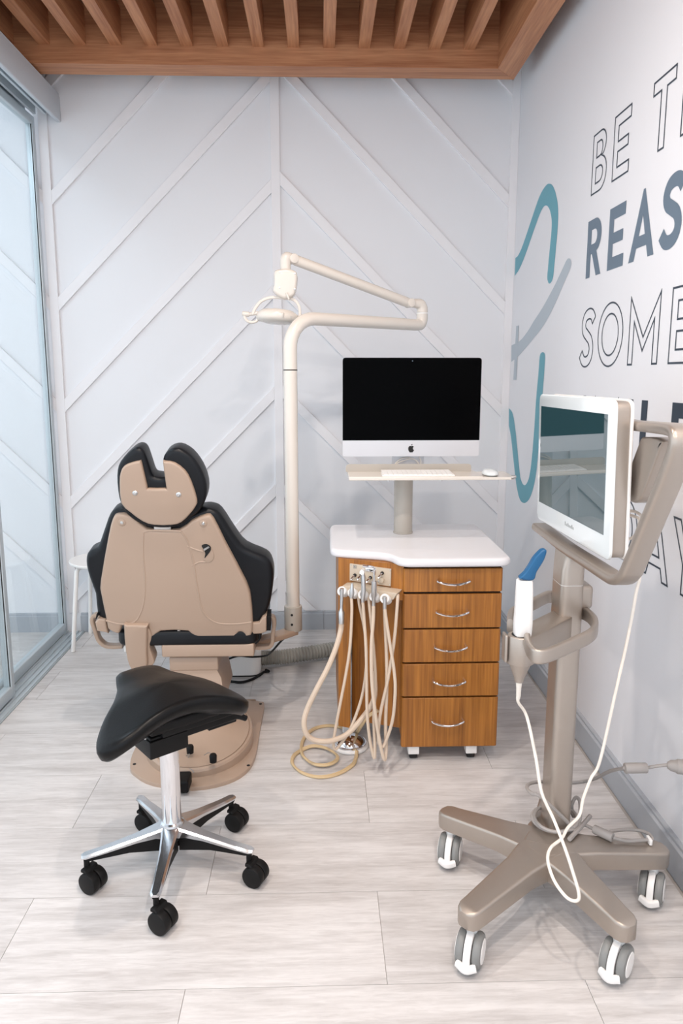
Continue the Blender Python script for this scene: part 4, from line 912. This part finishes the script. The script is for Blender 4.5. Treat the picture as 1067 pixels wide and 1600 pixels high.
# wand cable: down from the cup, crossing over the base and up behind the display
zc_ = ZR - .108
c1 = V((cupc.x, cupc.y, zc_ + .004))
obj('strain_relief', MB().lathe([(.004, -.048), (.0055, -.040), (.006, -.02), (.008, 0)], c1, n=14), M['wcable'], wand)
C8 = (810, 1180, 257 / 1067)
cab = [c1 + V((0, 0, -.030)), c1 + V((0, 0, -.055)), py_(823, 1120, 1.66), py_(837, 1184, 1.60)] + [py_(a, b, y) for (a, b), y in zip(crop(*C8, [(150, 240), (230, 420), (300, 600), (350, 750), (392, 900), (375, 945), (310, 920), (230, 810), (190, 680), (210, 600), (280, 540), (320, 470), (395, 390), (420, 280), (470, 150), (530, 30)]),
       [1.57, 1.55, 1.50, 1.47, 1.45, 1.45, 1.46, 1.49, 1.53, 1.56, 1.58, 1.60, 1.62, 1.63, 1.64, 1.65])] + [py_(a, b, 1.66) for a, b in [(962, 1080), (980, 1000), (993, 930), (998, 890)]] + [V((.70, 1.66, .98)), V((.69, 1.66, 1.02)), V((.676, 1.68, 1.03))]
obj('cable', MB().tube(cab, .0038, 10, 6), M['wcable'], wand)
obj('plug_cable', MB().tube([px_(*c, .72) for c in crop(960, 640, .1813, [(110, 870), (180, 880), (230, 915), (250, 960)])], .0035, 8, 4).tube([px_(*c, .72) for c in crop(960, 640, .1813, [(105, 905), (170, 920), (215, 955), (180, 1080), (105, 1125)])], .0035, 8, 4), M['wcable'], scan)

# grey mains lead
lead = thing('mains_lead', pz(880, 1330, .17), 'grey mains lead coiled around the scanner pole and running to the wall', 'power lead')
zl_ = .172
coil = []
for k in range(0, 30):
    a = -PI * .3 + k / 29 * 2 * PI * 2.0; r = .058 + .008 * math.sin(k * .8)
    coil.append(PC + V((r * math.cos(a) * .95, r * math.sin(a) * 1.15, zl_ + .0035 * k / 29 * 3)))
out = [py_(a, b, 1.80) for a, b in crop(*C8, [(155, 275), (90, 250), (55, 215), (70, 185), (150, 170)])]
for i, p in enumerate(out): p.y = 1.74 + .03 * i
out = [py_(*c, y) for c, y in zip(crop(*C8, [(150, 275), (90, 250), (55, 215), (72, 185), (150, 172), (310, 180), (420, 172), (500, 150), (590, 105), (680, 85), (690, 83)]), [1.72, 1.73, 1.78, 1.84, 1.89, 1.92, 1.94, 1.88, 1.82, 1.76, 1.75])]
obj('cord', MB().tube(coil + out, .0048, 8, 4), M['gcable'], lead)
f0, f1 = [py_(*c, 1.75) for c in crop(*C8, [(688, 84), (832, 82)])]
obj('ferrite', MB().cyl(f0, f1, .0135, 14, .002), M['gcable'], lead)
w0_, w1_ = [py_(*c, 1.74) for c in crop(*C8, [(832, 78), (965, 63)])]
obj('cord', MB().tube([f1, w0_.lerp(w1_, .5), w1_], .0045, 8, 3), M['gcable'], lead)
obj('plug', MB().lathe([(.008, 0), (.014, .008), (.016, .02), (.019, .024), (.019, .10), (.016, .104)], w1_, V((1, -.35, .0)), 18), M['gcable'], lead)
pe_ = w1_ + V((1, -.35, 0)).normalized() * .104
obj('cord', MB().tube([pe_, pe_ + V((.012, -.05, -.01)), V((.955, 1.52, .22)), V((.962, 1.30, .06)), V((.95, 1.05, .006)), V((.94, .60, .006)), V((.93, -.2, .006))], .0045, 8, 5), M['gcable'], lead)
l2 = [py_(*c, y) for c, y in zip(crop(*C8, [(300, 330), (340, 350), (355, 395), (345, 330), (370, 275), (398, 300), (400, 400), (380, 460), (340, 500)]), [1.86, 1.86, 1.85, 1.84, 1.84, 1.83, 1.80, 1.78, 1.76])]
obj('cord', MB().tube(l2, .005, 8, 5), M['gcable'], lead)
l3 = [pz(*c, .172) for c in crop(*C8, [(330, 545), (400, 470), (465, 395), (445, 410), (430, 455), (480, 480)])]
obj('cord', MB().tube(l3[:3], .006, 8, 5).tube([pz(*crop(*C8, [c])[0], .168) for c in [(380, 440), (430, 452), (490, 480)]], .0045, 8, 4), M['gcable'], lead)
g0_, g1_ = [pz(*crop(*C8, [c])[0], .170) for c in [(488, 478), (612, 535)]]
obj('ferrite', MB().cyl(g0_, g1_, .012, 14, .002), M['gcable'], lead)
l4 = [g1_] + [pz(*crop(*C8, [c])[0], .162) for c in [(700, 555), (780, 552), (845, 548), (868, 545), (850, 515), (800, 492), (720, 482), (620, 490), (590, 500)]]
obj('cord', MB().tube(l4, .0045, 8, 5), M['gcable'], lead)
obj('cable_tie', MB().obox(pz(*crop(*C8, [(848, 552)])[0], .160), V((1, 0, 0)), V((0, 1, 0)), V((0, 0, 1)), .004, .012, .008, .002), M['white'], lead)

# ================================================================== right wall: lettering and emblem
def wp_(y, z): return (y, z)
XD = XR - .0008
def decal(name, polys, m, parent, lift=0.0):
    mb = MB()
    for contours in polys:
        vv = [[V((y, z, 0)) for y, z in c] for c in contours]; flat = [p for c in vv for p in c]
        tris = tessellate_polygon(vv)
        base = len(mb.v); n = len(flat)
        mb.v += [V((XD - lift, p.x, p.y)) for p in flat]
        for t in tris:
            a, b, c = [flat[i] for i in t]; ccw = (b - a).xy.cross((c - a).xy) > 0
            mb.f.append(tuple(base + i for i in (t[::-1] if ccw else t)))
    o = obj(name, mb, m, parent); return o
def ring_polys(contours, lw):
    """outline only: thin closed ribbons along each contour"""
    out = []
    for k, c in enumerate(contours):
        inner = inset(c, lw if k == 0 else -lw); out.append([[tuple(p) for p in c], [tuple(p) for p in inner]])
    return out
def arc(cx, cy, rx, ry, a0, a1, n=14): return [(cx + rx * math.cos(math.radians(a0 + (a1 - a0) * k / n)), cy + ry * math.sin(math.radians(a0 + (a1 - a0) * k / n))) for k in range(n + 1)]
T = .20
def ribbon(pts, t, n=4):
    c = catmull([(x, y, 0) for x, y in pts], n); L_, R_ = [], []
    for i, p in enumerate(c):
        d = (c[min(i + 1, len(c) - 1)] - c[max(i - 1, 0)]).normalized(); nrm = V((-d.y, d.x, 0)) * t / 2
        L_.append((p.x + nrm.x, p.y + nrm.y)); R_.append((p.x - nrm.x, p.y - nrm.y))
    return L_ + R_[::-1]
GL = {
 'E': [[(0, 0), (.66, 0), (.66, T), (T, T), (T, .41), (.60, .41), (.60, .59), (T, .59), (T, 1 - T), (.66, 1 - T), (.66, 1), (0, 1)]],
 'T': [[(.25, 0), (.45, 0), (.45, 1 - T), (.70, 1 - T), (.70, 1), (0, 1), (0, 1 - T), (.25, 1 - T)]],
 'H': [[(0, 0), (T, 0), (T, .40), (.60, .40), (.60, 0), (.80, 0), (.80, 1), (.60, 1), (.60, .59), (T, .59), (T, 1), (0, 1)]],
 'B': [[(0, 0), (.34, 0)] + arc(.38, .29, .30, .29, -80, 78) + arc(.36, .77, .25, .23, -58, 90) + [(0, 1)], [(T, .18)] + arc(.36, .295, .13, .115, -90, 90, 8) + [(T, .41)], [(T, .60)] + arc(.34, .71, .10, .11, -90, 90, 8) + [(T, .82)]],
 'R': [[(0, 0), (T, 0), (T, .40), (.26, .40), (.50, 0), (.72, 0), (.47, .43)] + arc(.36, .70, .31, .30, -52, 90) + [(0, 1)], [(T, .57)] + arc(.35, .695, .12, .125, -90, 90, 8) + [(T, .82)]],
 'A': [[(0, 0), (.20, 0), (.27, .18), (.62, .18), (.69, 0), (.89, 0), (.475, 1.02), (.415, 1.02)], [(.34, .35), (.55, .35), (.445, .64)]],
 'S': [ribbon([(.655, .775), (.55, .88), (.40, .905), (.25, .86), (.175, .74), (.22, .62), (.36, .54), (.51, .45), (.575, .31), (.53, .17), (.39, .095), (.22, .11), (.085, .235)], T)],
 'O': [arc(.51, .5, .52, .515, 0, 353, 40), arc(.51, .5, .32, .315, 0, 351, 32)],
 'M': [[(0, 0), (T * .9, 0), (T * .9, .60), (.50, .18), (.82, .60), (.82, 0), (1.0, 0), (1.0, 1.03), (.50, .42), (0, 1.03)]],
 'N': [[(0, 0), (T, 0), (T, .62), (.62, -.02), (.82, -.02), (.82, 1), (.62, 1), (.62, .40), (.20, 1.02), (0, 1.02)]],
 'I': [[(0, 0), (T, 0), (T, 1), (0, 1)]],
 'L': [[(0, 0), (.58, 0), (.58, T), (T, T), (T, 1), (0, 1)]],
 'D': [[(0, 0), (.28, 0)] + arc(.30, .5, .48, .5, -90, 90, 20) + [(0, 1)], [(T, .18)] + arc(.30, .5, .28, .32, -90, 90, 16) + [(T, .82)]],
 'Y': [[(.33, 0), (.53, 0), (.53, .40), (.86, 1), (.64, 1), (.43, .60), (.22, 1), (0, 1), (.33, .40)]],
}
txt = thing('wall_lettering', (XD, 2.3, 1.5), 'wall quote in slate and outlined capitals reading be the reason someone smiles today', 'lettering')
ROWS = [(2.0135, .2065, False, [('B', 2.777), ('E', 2.585), ('T', 2.297), ('H', 2.109), ('E', 1.905)]),
        (1.7245, .202, True, [('R', 2.785), ('E', 2.581), ('A', 2.404), ('S', 2.199), ('O', 2.030), ('N', 1.785)]),
        (1.402, .212, False, [('S', 2.812), ('O', 2.628), ('M', 2.363), ('E', 2.084), ('O', 1.925), ('N', 1.672), ('E', 1.468)]),
        (1.086, .210, True, [('S', 2.812), ('M', 2.620), ('I', 2.338), ('L', 2.234), ('E', 2.036), ('S', 1.880)]),
        (.774, .209, False, [('T', 2.80), ('O', 2.625), ('D', 2.365), ('A', 2.168), ('Y', 1.981)])]
for z0r, cap, solid, letters in ROWS:
    for ch, y in letters:
        con = [[(y - u * cap, z0r + v * cap) for u, v in c] for c in GL[ch]]
        m_ = M['slate'] if z0r > 1.5 and solid else (M['navy'] if solid else M['ink'])
        o = decal('letter', [con] if solid else ring_polys(con, .0058), m_, txt)
emb = thing('wall_emblem', (XD, 3.4, 1.45), 'teal and pale grey brush-stroke emblem on the wall near the corner', 'wall emblem')
YE = YB - .016
def wpx(oy, L): return [(q.y, q.z) for q in [px_(770 + a * 297 / 1067, oy + b * 297 / 1067, XD) for a, b in L]]
def dec2(pts, m, n=3, lift=0.0):
    pl = [(p.x, p.y) for p in catmull([(a, b, 0) for a, b in pts], n)] if n else pts
    return decal('stroke', [[[(min(p[0], YE), p[1]) for p in pl]]], m, emb, lift)
dec2([(q.y, q.z) for q in [px_(790 + a * 110 / 1067, 280 + b * 110 / 1067, XD) for a, b in [(147, 1195), (185, 1160), (235, 1060), (300, 880), (370, 670), (440, 460), (500, 290), (560, 165), (620, 85), (660, 68), (705, 90), (750, 190), (785, 350), (796, 520), (788, 720), (765, 1000), (742, 1250), (720, 1470), (695, 1550), (662, 1583), (640, 1550), (630, 1480), (645, 1300), (668, 1050), (690, 830), (697, 640), (680, 510), (650, 430), (612, 398), (570, 425), (520, 520), (460, 680), (390, 880), (310, 1110), (240, 1290), (190, 1390), (137, 1465)]]], M['teal'])
dec2(wpx(270, [(105, 968), (150, 945), (195, 890), (230, 832), (280, 755), (340, 645), (390, 540), (413, 491), (428, 480), (439, 495), (437, 530), (402, 612), (335, 765), (282, 860), (232, 925), (182, 985), (142, 1030), (103, 1062)]), M['lgrey'])
dec2([(3.738, 1.616), (3.690, 1.616), (3.694, 1.349), (3.754, 1.349)], M['lgrey'], 0, .0004)
dec2(wpx(600, [(90, 135), (108, 158), (119, 205), (131, 300), (150, 495), (160, 545), (175, 568), (190, 557), (205, 515), (218, 420), (232, 250), (242, 90)]) + wpx(270, [(256, 1120), (263, 1030), (275, 1008), (288, 1011), (293, 1035), (288, 1120), (279, 1235)]) + wpx(600, [(270, 150), (262, 280), (245, 480), (226, 585), (202, 648), (175, 668), (150, 645), (131, 560), (115, 420), (102, 300), (90, 235)]), M['teal'])
